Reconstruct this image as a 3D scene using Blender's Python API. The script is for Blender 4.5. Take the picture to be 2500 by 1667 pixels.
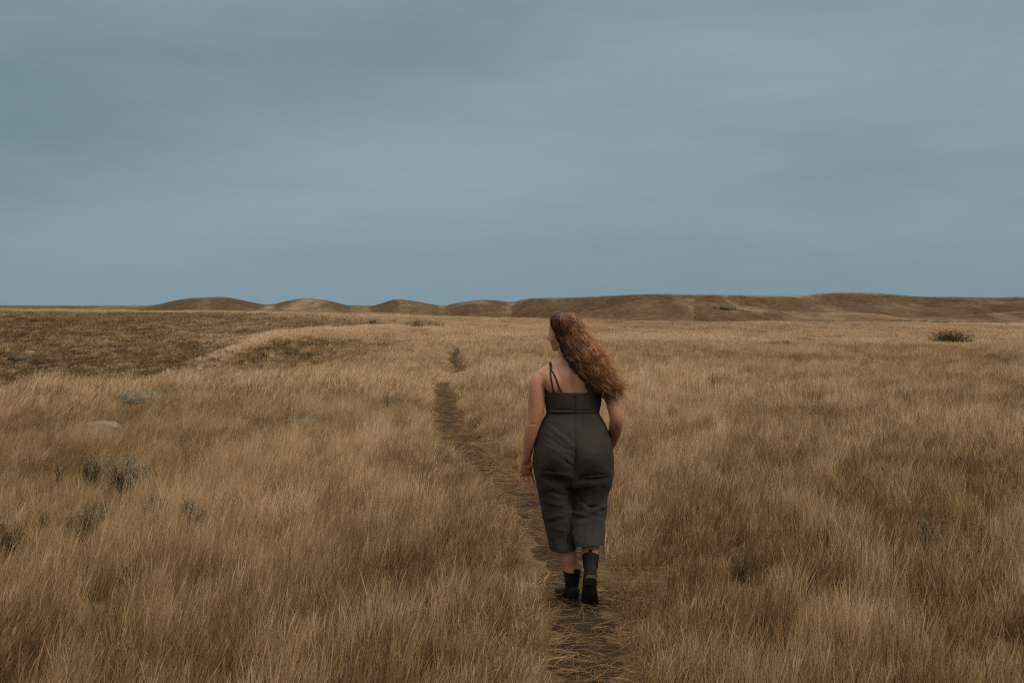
import bpy, bmesh, math, random
import numpy as np
from mathutils import Vector, Matrix, noise as mnoise

for o in list(bpy.data.objects):
    bpy.data.objects.remove(o)
SC = bpy.context.scene
COL = SC.collection
rng = np.random.default_rng(7)
random.seed(7)
R = math.radians

# ------------------------------------------------------------------ camera
F = 2430.0            # focal length in photo pixels (35 mm lens on a 2500 px wide frame)
CAMZ = 1.7
cam_d = bpy.data.cameras.new("camera")
cam = bpy.data.objects.new("camera", cam_d)
COL.objects.link(cam)
cam.location = (0, 0, CAMZ)
cam.rotation_euler = (R(90), 0, 0)
cam_d.sensor_width = 36
cam_d.lens = 35
cam_d.shift_y = -83.5 / 2500
cam_d.clip_start = 0.1
cam_d.clip_end = 20000
cam_d.dof.use_dof = True
cam_d.dof.focus_distance = 5.8
cam_d.dof.aperture_fstop = 9.0
SC.camera = cam
SC.render.resolution_x, SC.render.resolution_y = 1024, 682

# ------------------------------------------------------------------ render
SC.render.engine = 'CYCLES'
SC.view_settings.view_transform = 'Standard'
SC.view_settings.look = 'None'
SC.view_settings.gamma = 1
SC.view_settings.exposure = 0.0
cy = SC.cycles
cy.max_bounces = 5
cy.diffuse_bounces = 3
cy.glossy_bounces = 2
cy.transmission_bounces = 3
cy.transparent_max_bounces = 4
cy.use_denoising = False
cy.filter_width = 1.2
try:
    cy.denoiser = 'OPENIMAGEDENOISE'
except Exception:
    pass

# ------------------------------------------------------------------ sky
SUN_EL, SUN_AZ = 42.0, 125.0        # azimuth clockwise from the view direction (+Y)
world = bpy.data.worlds.new("World")
SC.world = world
world.use_nodes = True
wn, wl = world.node_tree.nodes, world.node_tree.links
wn.clear()

def N(nodes, typ, **kw):
    n = nodes.new(typ)
    for k, v in kw.items():
        setattr(n, k, v)
    return n

def mathn(nodes, links, op, a, b=None, c=None, clamp=False):
    n = nodes.new('ShaderNodeMath'); n.operation = op; n.use_clamp = clamp
    for i, v in enumerate((a, b, c)):
        if v is None: continue
        if isinstance(v, (int, float)): n.inputs[i].default_value = v
        else: links.new(v, n.inputs[i])
    return n.outputs[0]

def mixc(nodes, links, fac, a, b, mode='MIX'):
    n = nodes.new('ShaderNodeMix'); n.data_type = 'RGBA'; n.blend_type = mode
    n.clamp_factor = True
    for i, v in ((0, fac), (6, a), (7, b)):
        if isinstance(v, (int, float)): n.inputs[i].default_value = v
        elif isinstance(v, tuple): n.inputs[i].default_value = (*v[:3], 1)
        else: links.new(v, n.inputs[i])
    return n.outputs[2]

def ramp(nodes, links, fac, stops, interp='LINEAR'):
    n = nodes.new('ShaderNodeValToRGB'); cr = n.color_ramp; cr.interpolation = interp
    while len(cr.elements) > 1: cr.elements.remove(cr.elements[-1])
    for i, (p, c) in enumerate(stops):
        e = cr.elements[0] if i == 0 else cr.elements.new(p)
        e.position = p
        e.color = (*c, 1) if isinstance(c, tuple) else (c, c, c, 1)
    links.new(fac, n.inputs[0])
    return n.outputs[0]

sky = N(wn, 'ShaderNodeTexSky', sky_type='NISHITA', sun_disc=False,
        sun_elevation=R(SUN_EL), sun_rotation=R(SUN_AZ))
sky.air_density = 1.0; sky.dust_density = 2.0
tc = N(wn, 'ShaderNodeTexCoord')
sep = N(wn, 'ShaderNodeSeparateXYZ'); wl.new(tc.outputs['Generated'], sep.inputs[0])
zz = mathn(wn, wl, 'MAXIMUM', sep.outputs[2], 0.0)
def sky_noise(scale, sc, loc, detail, rough, lo, hi):
    mp = N(wn, 'ShaderNodeMapping'); wl.new(tc.outputs['Generated'], mp.inputs[0])
    mp.inputs['Scale'].default_value = sc; mp.inputs['Location'].default_value = loc
    nz = N(wn, 'ShaderNodeTexNoise'); wl.new(mp.outputs[0], nz.inputs[0])
    nz.inputs['Scale'].default_value = scale; nz.inputs['Detail'].default_value = detail
    nz.inputs['Roughness'].default_value = rough; nz.inputs['Distortion'].default_value = 0.3
    mr = N(wn, 'ShaderNodeMapRange'); wl.new(nz.outputs[0], mr.inputs[0])
    mr.inputs[1].default_value = 0.25; mr.inputs[2].default_value = 0.75; mr.inputs[3].default_value = lo; mr.inputs[4].default_value = hi
    return mr.outputs[0]
cl = mathn(wn, wl, 'ADD', sky_noise(1.6, (1, 1, 4.5), (4.2, 1.0, 0), 4, 0.5, 0.22, 0.78), sky_noise(7.0, (1, 1, 5.0), (0, 3, 0), 6, 0.65, -0.16, 0.16))
# broad cloud masses: photo px, angular radius, amount
def blob(acc, px, py, rad, amt):
    d = Vector(((px - 1250) / F, 1, (750 - py) / F)).normalized()
    s = N(wn, 'ShaderNodeVectorMath', operation='SUBTRACT'); wl.new(tc.outputs['Generated'], s.inputs[0]); s.inputs[1].default_value = d
    m = N(wn, 'ShaderNodeVectorMath', operation='MULTIPLY'); wl.new(s.outputs[0], m.inputs[0]); m.inputs[1].default_value = (1, 1, 3.2)
    l = N(wn, 'ShaderNodeVectorMath', operation='LENGTH'); wl.new(m.outputs[0], l.inputs[0])
    mr = N(wn, 'ShaderNodeMapRange', interpolation_type='SMOOTHERSTEP'); wl.new(l.outputs['Value'], mr.inputs[0])
    mr.inputs[1].default_value = 0.0; mr.inputs[2].default_value = rad; mr.inputs[3].default_value = amt; mr.inputs[4].default_value = 0.0
    return mathn(wn, wl, 'ADD', acc, mr.outputs[0])
for a_ in [(820, 150, .30, -.38), (-150, 250, .42, -.42), (1150, 90, .22, -.22), (1650, 320, .60, .42), (700, 20, .25, .22), (2400, 90, .22, .18), (2200, 420, .22, -.25), (1000, 500, .4, .12)]:
    cl = blob(cl, *a_)
cl = mathn(wn, wl, 'ADD', cl, 0.0, clamp=True)
# overcast sheet: blue-grey, thin and thick parts
cloud = mixc(wn, wl, cl, (0.172, 0.248, 0.290), (0.270, 0.361, 0.411))
# bluer towards the horizon, brighter overhead (CIE overcast)
hz = ramp(wn, wl, zz, [(0.0, 1.0), (0.10, 0.0)], 'EASE')
cloud = mixc(wn, wl, mathn(wn, wl, 'MULTIPLY', hz, 0.5), cloud, (0.212, 0.308, 0.360))
up = ramp(wn, wl, zz, [(0.30, 0.0), (0.95, 1.0)], 'EASE')
cloud = mixc(wn, wl, up, cloud, (1.95, 1.82, 1.62))
skyc = N(wn, 'ShaderNodeVectorMath', operation='SCALE')
wl.new(sky.outputs[0], skyc.inputs[0]); skyc.inputs['Scale'].default_value = 0.10
col = mixc(wn, wl, 0.96, skyc.outputs[0], cloud)
col10 = N(wn, 'ShaderNodeVectorMath', operation='SCALE')
wl.new(col, col10.inputs[0]); col10.inputs['Scale'].default_value = 10.0
bg = N(wn, 'ShaderNodeBackground'); wl.new(col10.outputs[0], bg.inputs[0])
bg.inputs[1].default_value = 0.10
wo = N(wn, 'ShaderNodeOutputWorld'); wl.new(bg.outputs[0], wo.inputs[0])

sun_d = bpy.data.lights.new("sun", 'SUN')
sun = bpy.data.objects.new("sun", sun_d); COL.objects.link(sun)
sun_d.energy = 1.5; sun_d.angle = R(18); sun_d.color = (1.0, 0.88, 0.74)
sd = Vector((math.sin(R(SUN_AZ)) * math.cos(R(SUN_EL)), math.cos(R(SUN_AZ)) * math.cos(R(SUN_EL)), math.sin(R(SUN_EL))))
sun.rotation_euler = sd.to_track_quat('Z', 'Y').to_euler()

# ------------------------------------------------------------------ helpers
def tag(o, label=None, cat=None, group=None, kind=None):
    if label: o['label'] = label
    if cat: o['category'] = cat
    if group: o['group'] = group
    if kind: o['kind'] = kind
    return o

def empty(name, loc=(0, 0, 0), rz=0):
    o = bpy.data.objects.new(name, None); COL.objects.link(o)
    o.location = loc; o.rotation_euler = (0, 0, rz); o.empty_display_size = 0.1
    return o

def mesh_obj(name, verts, faces, mats=None, parent=None, smooth=True, link=True):
    me = bpy.data.meshes.new(name)
    me.from_pydata([tuple(v) for v in verts], [], [tuple(f) for f in faces])
    me.update()
    if smooth:
        me.polygons.foreach_set('use_smooth', [True] * len(me.polygons))
    for m in (mats or []):
        me.materials.append(m)
    o = bpy.data.objects.new(name, me)
    if link: COL.objects.link(o)
    if parent:
        o.parent = parent
        o.matrix_parent_inverse = Matrix.Translation(-Vector(parent.location)) if parent.type == 'EMPTY' and not parent.rotation_euler.z else Matrix()
    return o

def grid_mesh(name, X, Y, Z, mat):
    h, w = X.shape
    me = bpy.data.meshes.new(name)
    co = np.stack([X, Y, Z], -1).reshape(-1, 3).astype(np.float32)
    i = np.arange(h * w).reshape(h, w)
    q = np.stack([i[:-1, :-1], i[:-1, 1:], i[1:, 1:], i[1:, :-1]], -1).reshape(-1, 4)
    me.vertices.add(len(co)); me.vertices.foreach_set('co', co.ravel())
    me.loops.add(q.size); me.loops.foreach_set('vertex_index', q.ravel().astype(np.int32))
    me.polygons.add(len(q))
    me.polygons.foreach_set('loop_start', np.arange(0, q.size, 4, dtype=np.int32))
    me.update(calc_edges=True); me.validate()
    me.polygons.foreach_set('use_smooth', [True] * len(me.polygons))
    me.materials.append(mat)
    o = bpy.data.objects.new(name, me); COL.objects.link(o)
    return o

def newmat(name, rough=0.9, spec=0.15):
    m = bpy.data.materials.new(name); m.use_nodes = True
    nt = m.node_tree; b = nt.nodes['Principled BSDF']
    b.inputs['Roughness'].default_value = rough
    b.inputs['Specular IOR Level'].default_value = spec
    return m, nt.nodes, nt.links, b

def noise_tex(nodes, links, scale, detail=4, rough=0.55, vec=None, stretch=None, coord='Object'):
    t = nodes.new('ShaderNodeTexCoord')
    v = vec or t.outputs[coord]
    if stretch:
        m_ = nodes.new('ShaderNodeMapping'); links.new(v, m_.inputs[0]); m_.inputs['Scale'].default_value = stretch
        v = m_.outputs[0]
    n = nodes.new('ShaderNodeTexNoise'); links.new(v, n.inputs[0])
    n.inputs['Scale'].default_value = scale; n.inputs['Detail'].default_value = detail
    n.inputs['Roughness'].default_value = rough
    return n.outputs[0]

def bump(nodes, links, b, h, strength=0.4, dist=0.02):
    n = nodes.new('ShaderNodeBump'); links.new(h, n.inputs['Height'])
    n.inputs['Strength'].default_value = strength; n.inputs['Distance'].default_value = dist
    links.new(n.outputs[0], b.inputs['Normal'])

# vectorised value noise -------------------------------------------------
_perm = np.random.default_rng(11).random((256, 256))
def vnoise(x, y):
    xi = np.floor(x).astype(int); yi = np.floor(y).astype(int)
    fx = x - xi; fy = y - yi
    fx = fx * fx * fx * (fx * (fx * 6 - 15) + 10); fy = fy * fy * fy * (fy * (fy * 6 - 15) + 10)
    g = lambda a, b: _perm[a & 255, b & 255]
    return ((g(xi, yi) * (1 - fx) + g(xi + 1, yi) * fx) * (1 - fy) +
            (g(xi, yi + 1) * (1 - fx) + g(xi + 1, yi + 1) * fx) * fy)
def fbm(x, y, oct=4, gain=0.5):
    s = 0; a = 1; t = 0
    for k in range(oct):
        s = s + a * vnoise(x * 2 ** k + 17.3 * k, y * 2 ** k - 9.1 * k); t += a; a *= gain
    return s / t            # 0..1, mean .5
def sstep(a, b, x):
    t = np.clip((x - a) / (b - a), 0, 1); return t * t * (3 - 2 * t)

# ------------------------------------------------------------------ terrain
UCOL = np.array([-1200, 0, 250, 450, 700, 900, 1100, 1300, 1700, 2500, 3600], float)
DROW = np.array([4, 12, 15, 17, 19, 22, 26, 31, 37, 43, 49, 56, 64, 73, 82, 95, 110, 140, 200, 400], float)
ZT = np.array([
 # 4   12   15    17    19    22    26    31    37    43    49    56    64    73   82   95   110  140   200   400
 [0, -.02, -.25, -.7, -1.2, -2.0, -2.9, -3.5, -3.9, -3.5, -2.3, -1.2, -.1, .6, 1.0, 1.1, 1.0, -.6, -4, -9],
 [0, 0, .02, .03, -.2, -1.0, -2.2, -3.1, -3.6, -3.1, -1.9, -.75, .15, .75, 1.08, 1.22, 1.1, -.6, -4, -9],
 [0, 0, .03, .07, .0, -.6, -1.6, -2.4, -2.7, -2.2, -1.4, -.5, .2, .75, 1.0, 1.08, 1.0, -.8, -4, -9],
 [0, 0, .03, .06, .07, -.2, -.9, -1.5, -1.5, -1.15, -1.0, -.55, .1, .70, .95, 1.02, .9, -.8, -4, -9],
 [0, 0, .03, .06, .08, -.02, -.5, -.95, -.80, -.15, .32, .10, .0, .50, .85, .95, .8, -1., -4, -9],
 [0, 0, 0, .02, .02, -.06, -.3, -.5, -.35, -.02, .22, .43, .45, .55, .75, .85, .6, -1., -4, -9],
 [0, 0, 0, 0, 0, -.04, -.16, -.20, -.10, .02, .12, .22, .36, .48, .58, .60, .3, -1.4, -4, -9],
 [0, 0, 0, 0, 0, 0, 0, -.02, .0, .04, .08, .14, .22, .30, .36, .34, -.1, -1.8, -4.5, -9],
 [0, 0, 0, 0, 0, 0, 0, 0, 0, 0, .02, .04, .08, .12, .14, .10, -.4, -2, -4.5, -9],
 [0, 0, 0, 0, 0, 0, 0, 0, 0, 0, 0, 0, 0, 0, 0, -.05, -.6, -2.2, -4.5, -9],
 [0, 0, 0, 0, 0, 0, 0, 0, 0, 0, 0, 0, 0, 0, 0, -.1, -.8, -2.4, -5, -9]], float).T   # [d, u]

def catmull(p0, p1, p2, p3, t):
    # monotone-ish cubic
    m1 = (p2 - p0) * 0.5; m2 = (p3 - p1) * 0.5
    t2 = t * t; t3 = t2 * t
    return (2*t3 - 3*t2 + 1)*p1 + (t3 - 2*t2 + t)*m1 + (-2*t3 + 3*t2)*p2 + (t3 - t2)*m2

def HT(x, y):
    x = np.asarray(x, float); y = np.asarray(y, float)
    yy = np.clip(y, 4, 399.9)
    u = np.clip(1250 + F * x / np.maximum(yy, 4.0), UCOL[0], UCOL[-1] - 0.01)
    iu = np.clip(np.searchsorted(UCOL, u, side='right') - 1, 0, len(UCOL) - 2)
    tu = (u - UCOL[iu]) / (UCOL[iu + 1] - UCOL[iu])
    idd = np.clip(np.searchsorted(DROW, yy, side='right') - 1, 0, len(DROW) - 2)
    td = (yy - DROW[idd]) / (DROW[idd + 1] - DROW[idd])
    def row(i):
        i = np.clip(i, 0, len(DROW) - 1)
        c = lambda k: ZT[i, np.clip(iu + k, 0, len(UCOL) - 1)]
        return catmull(c(-1), c(0), c(1), c(2), tu)
    return catmull(row(idd - 1), row(idd), row(idd + 1), row(idd + 2), td)

# path centre line: photo px on flat ground -> world
def flat(px, py):
    d = CAMZ * F / (py - 750.0); return ((px - 1250) / F * d, d)
PATH = [(0.0, -8.0), (0.22, -2.0), (0.30, 1.5)] + [flat(*p) for p in
        [(1440, 1690), (1430, 1580), (1418, 1490), (1388, 1400), (1338, 1300), (1262, 1200), (1180, 1128),
         (1128, 1080), (1096, 1045), (1088, 1010), (1088, 975), (1078, 945), (1090, 925), (1118, 905), (1127, 890)]] + \
       [(-2.05, 34.0), (-2.2, 40.0), (-3.0, 46.0), (-4.6, 51.0), (-7.5, 57.0), (-11, 66)]
def smooth_poly(P, n=14):
    P = np.array(P, float); out = []
    for i in range(len(P) - 1):
        p0 = P[max(i - 1, 0)]; p1 = P[i]; p2 = P[i + 1]; p3 = P[min(i + 2, len(P) - 1)]
        for k in range(n):
            out.append(catmull(p0, p1, p2, p3, k / n))
    out.append(P[-1]); return np.array(out)
PC = smooth_poly(PATH)
def path_dist(x, y):
    x = np.asarray(x, float).ravel(); y = np.asarray(y, float).ravel()
    out = np.full(len(x), 99.0)
    near = np.where(np.abs(x) < 16)[0]
    for s in range(0, len(near), 20000):
        k = near[s:s + 20000]
        d = np.full(len(k), 99.0)
        for a, b in zip(PC[:-1], PC[1:]):
            ab = b - a; L = (ab ** 2).sum() + 1e-9
            t = np.clip(((x[k] - a[0]) * ab[0] + (y[k] - a[1]) * ab[1]) / L, 0, 1)
            dd = np.hypot(x[k] - a[0] - t * ab[0], y[k] - a[1] - t * ab[1])
            d = np.minimum(d, dd)
        out[k] = d
    return out

def H(x, y):
    x = np.asarray(x, float); y = np.asarray(y, float)
    z = HT(x, y)
    r = np.hypot(x, y)
    amp = sstep(3, 14, r) * (0.25 + 0.75 * sstep(12, 60, r))
    z = z + (fbm(x * 0.22 + 5, y * 0.22 + 3, 3) - 0.5) * 0.30 * amp
    z = z + (fbm(x * 0.9, y * 0.9, 3) - 0.5) * 0.10 * amp
    pd = path_dist(x, y).reshape(x.shape)
    z = z - 0.02 * (1 - sstep(0.12, 0.4, pd))
    return z

# materials for the ground
m_soil, n_, l_, b_ = newmat("soil", 0.97, 0.05)
c1 = ramp(n_, l_, noise_tex(n_, l_, 1.3, 6, 0.65), [(0.3, (0.085, 0.054, 0.028)), (0.55, (0.16, 0.105, 0.056)), (0.75, (0.22, 0.150, 0.085))])
c2 = ramp(n_, l_, noise_tex(n_, l_, 30, 4, 0.7), [(0.3, 0.55), (0.7, 1.2)])
l_.new(mixc(n_, l_, 1.0, c1, c2, 'MULTIPLY'), b_.inputs['Base Color'])
bump(n_, l_, b_, noise_tex(n_, l_, 18, 6, 0.7), 0.6, 0.05)

m_path, n_, l_, b_ = newmat("trodden_earth", 0.97, 0.04)
c1 = ramp(n_, l_, noise_tex(n_, l_, 3.5, 6, 0.6), [(0.3, (0.030, 0.020, 0.013)), (0.6, (0.055, 0.037, 0.024)), (0.8, (0.085, 0.058, 0.037))])
c2 = ramp(n_, l_, noise_tex(n_, l_, 60, 4, 0.7), [(0.25, 0.55), (0.7, 1.2)])
l_.new(mixc(n_, l_, 1.0, c1, c2, 'MULTIPLY'), b_.inputs['Base Color'])
bump(n_, l_, b_, noise_tex(n_, l_, 45, 6, 0.75), 0.7, 0.02)

# ground sheet in polar rings, out to the horizon
th_front = np.arange(-40, 40.01, 0.16)
th = np.concatenate([np.arange(-180, -40, 2.0), th_front, np.arange(42, 180.1, 2.0)])
rad = [0.05]
while rad[-1] < 130: rad.append(rad[-1] * 1.022 + 0.012)
while rad[-1] < 12000: rad.append(rad[-1] * 1.12)
TH, RR = np.meshgrid(np.radians(th), np.array(rad))
GX = RR * np.sin(TH); GY = RR * np.cos(TH)
GZ = H(GX, GY)
ground = grid_mesh("ground", GX, GY, GZ, m_soil)
# faces must look up
ground.data.flip_normals()
tag(ground, "dry prairie ground under the grass with a shallow gully on the left", "ground", kind="structure")

# path strip, draped
seg = PC
tang = np.gradient(seg, axis=0); tang /= np.linalg.norm(tang, axis=1)[:, None]
nor = np.stack([tang[:, 1], -tang[:, 0]], 1)
ww = np.linspace(-1, 1, 9)
hw = 0.17 + 0.05 * np.sin(np.arange(len(seg)) * 0.7) + 0.03 * np.sin(np.arange(len(seg)) * 2.1)
PX = seg[:, 0:1] + nor[:, 0:1] * ww * hw[:, None]
PY = seg[:, 1:2] + nor[:, 1:2] * ww * hw[:, None]
PZ = H(PX, PY) + 0.008 - 0.02 * (np.abs(ww) > 0.9)
path = grid_mesh("path", PX, PY, PZ, m_path)
tag(path, "narrow trodden dirt footpath winding through dry grass", "path", kind="structure")

# ------------------------------------------------------------------ hills
SKY = [(-1500, 744), (-600, 745), (0, 746), (330, 749), (385, 744), (410, 737), (450, 729), (500, 725.5), (550, 724.5), (590, 732), (640, 743),
       (662, 744), (700, 734), (748, 727), (800, 733), (860, 748), (905, 749), (930, 741), (965, 729), (1000, 733), (1050, 742), (1082, 748),
       (1110, 740), (1160, 733), (1200, 731.5), (1250, 739), (1275, 731), (1310, 727.5), (1400, 726), (1480, 722), (1560, 718), (1620, 717),
       (1700, 719), (1800, 720), (1920, 721), (1980, 719), (2010, 715.5), (2060, 713.5), (2120, 714.5), (2200, 720), (2250, 724), (2350, 725),
       (2420, 726.5), (2500, 724), (2900, 722), (4200, 730)]
su = np.array([a for a, b in SKY], float); sv = np.array([b for a, b in SKY], float)
def sky_y(u):
    k = np.linspace(-14, 14, 7)
    return sum(np.interp(u + d, su, sv) for d in k) / len(k)

m_hill, n_, l_, b_ = newmat("hill_grass", 1.0, 0.0)
a1 = noise_tex(n_, l_, 0.018, 6, 0.6, stretch=(1, 0.5, 2.5))
a2 = noise_tex(n_, l_, 0.16, 6, 0.7, stretch=(1, 0.35, 3))
c1 = ramp(n_, l_, a1, [(0.38, (0.100, 0.066, 0.039)), (0.5, (0.150, 0.101, 0.061)), (0.62, (0.225, 0.158, 0.100))])
c2 = ramp(n_, l_, a2, [(0.30, 0.60), (0.48, 0.95), (0.7, 1.22)])
a3 = noise_tex(n_, l_, 0.045, 5, 0.65, stretch=(1, 0.4, 3))
scrub = ramp(n_, l_, a3, [(0.55, 0.0), (0.63, 1.0)])
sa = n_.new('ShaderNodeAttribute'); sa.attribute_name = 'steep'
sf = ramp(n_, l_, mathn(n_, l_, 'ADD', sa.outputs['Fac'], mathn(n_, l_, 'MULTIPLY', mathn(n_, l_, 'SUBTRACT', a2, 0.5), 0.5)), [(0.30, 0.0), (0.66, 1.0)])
c1 = mixc(n_, l_, mathn(n_, l_, 'MULTIPLY', sf, 0.85), c1, (0.076, 0.049, 0.028))  # shading painted in: steep faces darker, so folds and crests stand out
cc = mixc(n_, l_, 1.0, c1, c2, 'MULTIPLY')
a4 = noise_tex(n_, l_, 0.9, 5, 0.75, stretch=(1, 0.25, 3))
cc = mixc(n_, l_, 1.0, cc, ramp(n_, l_, a4, [(0.35, 0.62), (0.62, 1.22)]), 'MULTIPLY')
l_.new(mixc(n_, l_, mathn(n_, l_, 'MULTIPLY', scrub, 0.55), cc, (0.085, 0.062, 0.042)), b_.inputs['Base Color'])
bump(n_, l_, b_, a2, 0.8, 0.8)

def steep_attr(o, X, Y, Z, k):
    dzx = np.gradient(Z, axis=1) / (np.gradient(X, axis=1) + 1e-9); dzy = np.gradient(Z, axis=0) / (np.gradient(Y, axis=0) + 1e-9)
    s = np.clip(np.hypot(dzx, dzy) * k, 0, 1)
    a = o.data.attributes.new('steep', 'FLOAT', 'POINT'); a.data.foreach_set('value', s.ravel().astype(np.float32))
def hills_z(u, y):
    # left knolls stand behind a light strip, right range is broader and nearer
    right = sstep(1180, 1420, u)
    crest = 430 + 35 * np.sin(u / 95.0) + 60 * right
    toe = 235 - 60 * right + 25 * np.sin(u / 160.0 + 1)
    zc = CAMZ + (750 - sky_y(u)) / F * crest
    t = np.clip((y - toe) / (crest - toe), 0, 1)
    prof = t ** 1.25 * (1 - right) + np.sin(t * math.pi / 2) ** 1.1 * right
    prof = prof * prof * (3 - 2 * prof) * (1 - right) + prof * right
    base = -4.2
    z = base + (zc - base) * prof
    fall = np.clip((y - crest) / 260.0, 0, 1)
    z = z - (zc - base) * 0.9 * fall ** 1.4
    # folds, draws and little knolls
    x = (u - 1250) / F * y
    env = sstep(0.0, 0.3, t) * (1 - sstep(0.72, 0.97, t))
    rid = 1 - np.abs(2 * fbm(x * 0.016 + 3, y * 0.007 + 1, 4, 0.5) - 1) * 2.2
    z = z + (rid - 0.4) * env * (2.6 * right + 1.3)
    z = z + (fbm(x * 0.06, y * 0.03, 4) - 0.5) * env * 1.6
    for (uc, yc, wu, wy, hh) in [(1545, 300, 55, 26, 4.2), (1700, 350, 40, 22, 3.4), (1610, 345, 34, 20, 2.6), (1770, 300, 44, 24, 2.4), (1950, 370, 60, 26, 3.0), (1460, 330, 40, 24, 2.6), (1320, 350, 46, 24, 2.6), (2260, 370, 60, 26, 2.8), (1620, 400, 80, 30, 2.2), (1830, 330, 130, 45, 2.6),
                                  (2130, 360, 120, 40, 2.4), (1400, 390, 60, 30, 2.0), (2330, 330, 90, 40, 2.0), (500, 360, 60, 35, 2.0), (1180, 350, 60, 30, 1.5)]:
        z = z + 1.35 * hh * np.exp(-((u - uc) / wu) ** 2 - ((y - yc) / wy) ** 2) * (1 - sstep(0.7, 0.95, t))
    lim = CAMZ + (750 - sky_y(u)) / F * y - 0.15
    z = np.where(y < crest, lim - np.log1p(np.exp(np.clip((lim - z) * 2.5, -30, 30))) / 2.5, z)
    return z
uu = np.concatenate([np.arange(-1500, -100, 20.0), np.arange(-100, 2600, 3.5), np.arange(2600, 4200, 20.0)])
yy = np.concatenate([np.arange(165, 520, 3.0), np.arange(520, 800, 14.0)])
UU, YY = np.meshgrid(uu, yy)
ZZ = hills_z(UU, YY)
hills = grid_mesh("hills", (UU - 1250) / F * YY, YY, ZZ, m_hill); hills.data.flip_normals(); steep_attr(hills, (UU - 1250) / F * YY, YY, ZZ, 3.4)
tag(hills, "low rolling brown knolls along the horizon", "hills", kind="structure")
# far flat bench behind the knolls
uu = np.arange(-2500, 5200, 12.0); yy = np.concatenate([np.linspace(900, 1300, 14), np.linspace(1350, 2200, 8)])
UU, YY = np.meshgrid(uu, yy); XX = (UU - 1250) / F * YY
tt = np.clip((YY - 900) / 250, 0, 1)
ZZ = -9 + (12.6 + 0.5 * fbm(XX * 0.006, YY * 0.0, 3)) * tt ** 0.8 - np.clip((YY - 1500) / 700, 0, 1) * 12
ZZ += (fbm(XX * 0.02, YY * 0.01, 3) - 0.5) * 3.0 * np.sin(tt * math.pi)
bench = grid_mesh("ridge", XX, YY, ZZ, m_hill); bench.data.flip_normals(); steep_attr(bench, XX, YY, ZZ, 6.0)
tag(bench, "flat far ridge line behind the knolls at left", "ridge", kind="structure")

# ------------------------------------------------------------------ grass
def grassmat(name, stops, trans=0.35, rough=0.75):
    m, n, l, b = newmat(name, rough, 0.12)
    at = n.new('ShaderNodeAttribute'); at.attribute_type = 'INSTANCER'; at.attribute_name = 'tint'
    bl = n.new('ShaderNodeAttribute'); bl.attribute_type = 'GEOMETRY'; bl.attribute_name = 'bv'
    f = mathn(n, l, 'ADD', at.outputs['Fac'], mathn(n, l, 'MULTIPLY', mathn(n, l, 'SUBTRACT', bl.outputs['Fac'], 0.5), 0.62), clamp=True)
    c = ramp(n, l, f, stops)
    l.new(c, b.inputs['Base Color'])
    tr = n.new('ShaderNodeBsdfTranslucent'); l.new(c, tr.inputs[0])
    mx = n.new('ShaderNodeMixShader'); mx.inputs[0].default_value = trans
    l.new(b.outputs[0], mx.inputs[1]); l.new(tr.outputs[0], mx.inputs[2])
    l.new(mx.outputs[0], n['Material Output'].inputs[0])
    return m
STRAW = [(0.0, (0.10, 0.058, 0.028)), (0.25, (0.240, 0.146, 0.068)), (0.5, (0.415, 0.266, 0.134)), (0.75, (0.56, 0.391, 0.232)), (1.0, (0.69, 0.52, 0.35))]
m_blade = grassmat("dry_blade", STRAW)
m_forb = grassmat("brown_forb", [(0.0, (0.055, 0.038, 0.022)), (0.35, (0.12, 0.080, 0.042)), (0.6, (0.21, 0.132, 0.066)), (1.0, (0.36, 0.24, 0.13))], 0.2)

lib = bpy.data.collections.new("grass_tufts")       # instanced by the grass object only, not linked to the scene

def blades_mesh(name, blades, mat):
    """blades: list of (pts Nx3, widths N, side vec, value)"""
    vs, fs, bv = [], [], []
    for pts, wd, side, val in blades:
        b0 = len(vs)
        n = len(pts)
        for k in range(n):
            if k == n - 1:
                vs.append(tuple(pts[k])); bv.append(val)
            else:
                vs.append(tuple(pts[k] - side * wd[k] * 0.5)); vs.append(tuple(pts[k] + side * wd[k] * 0.5)); bv += [val, val]
        for k in range(n - 2):
            a = b0 + 2 * k; fs.append((a, a + 1, a + 3, a + 2))
        a = b0 + 2 * (n - 2); fs.append((a, a + 1, a + 2))
    me = bpy.data.meshes.new(name); me.from_pydata(vs, [], fs); me.update()
    at = me.attributes.new('bv', 'FLOAT', 'POINT'); at.data.foreach_set('value', np.array(bv, np.float32))
    me.materials.append(mat)
    me.polygons.foreach_set('use_smooth', [True] * len(me.polygons))
    o = bpy.data.objects.new(name, me); lib.objects.link(o)
    return o

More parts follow.
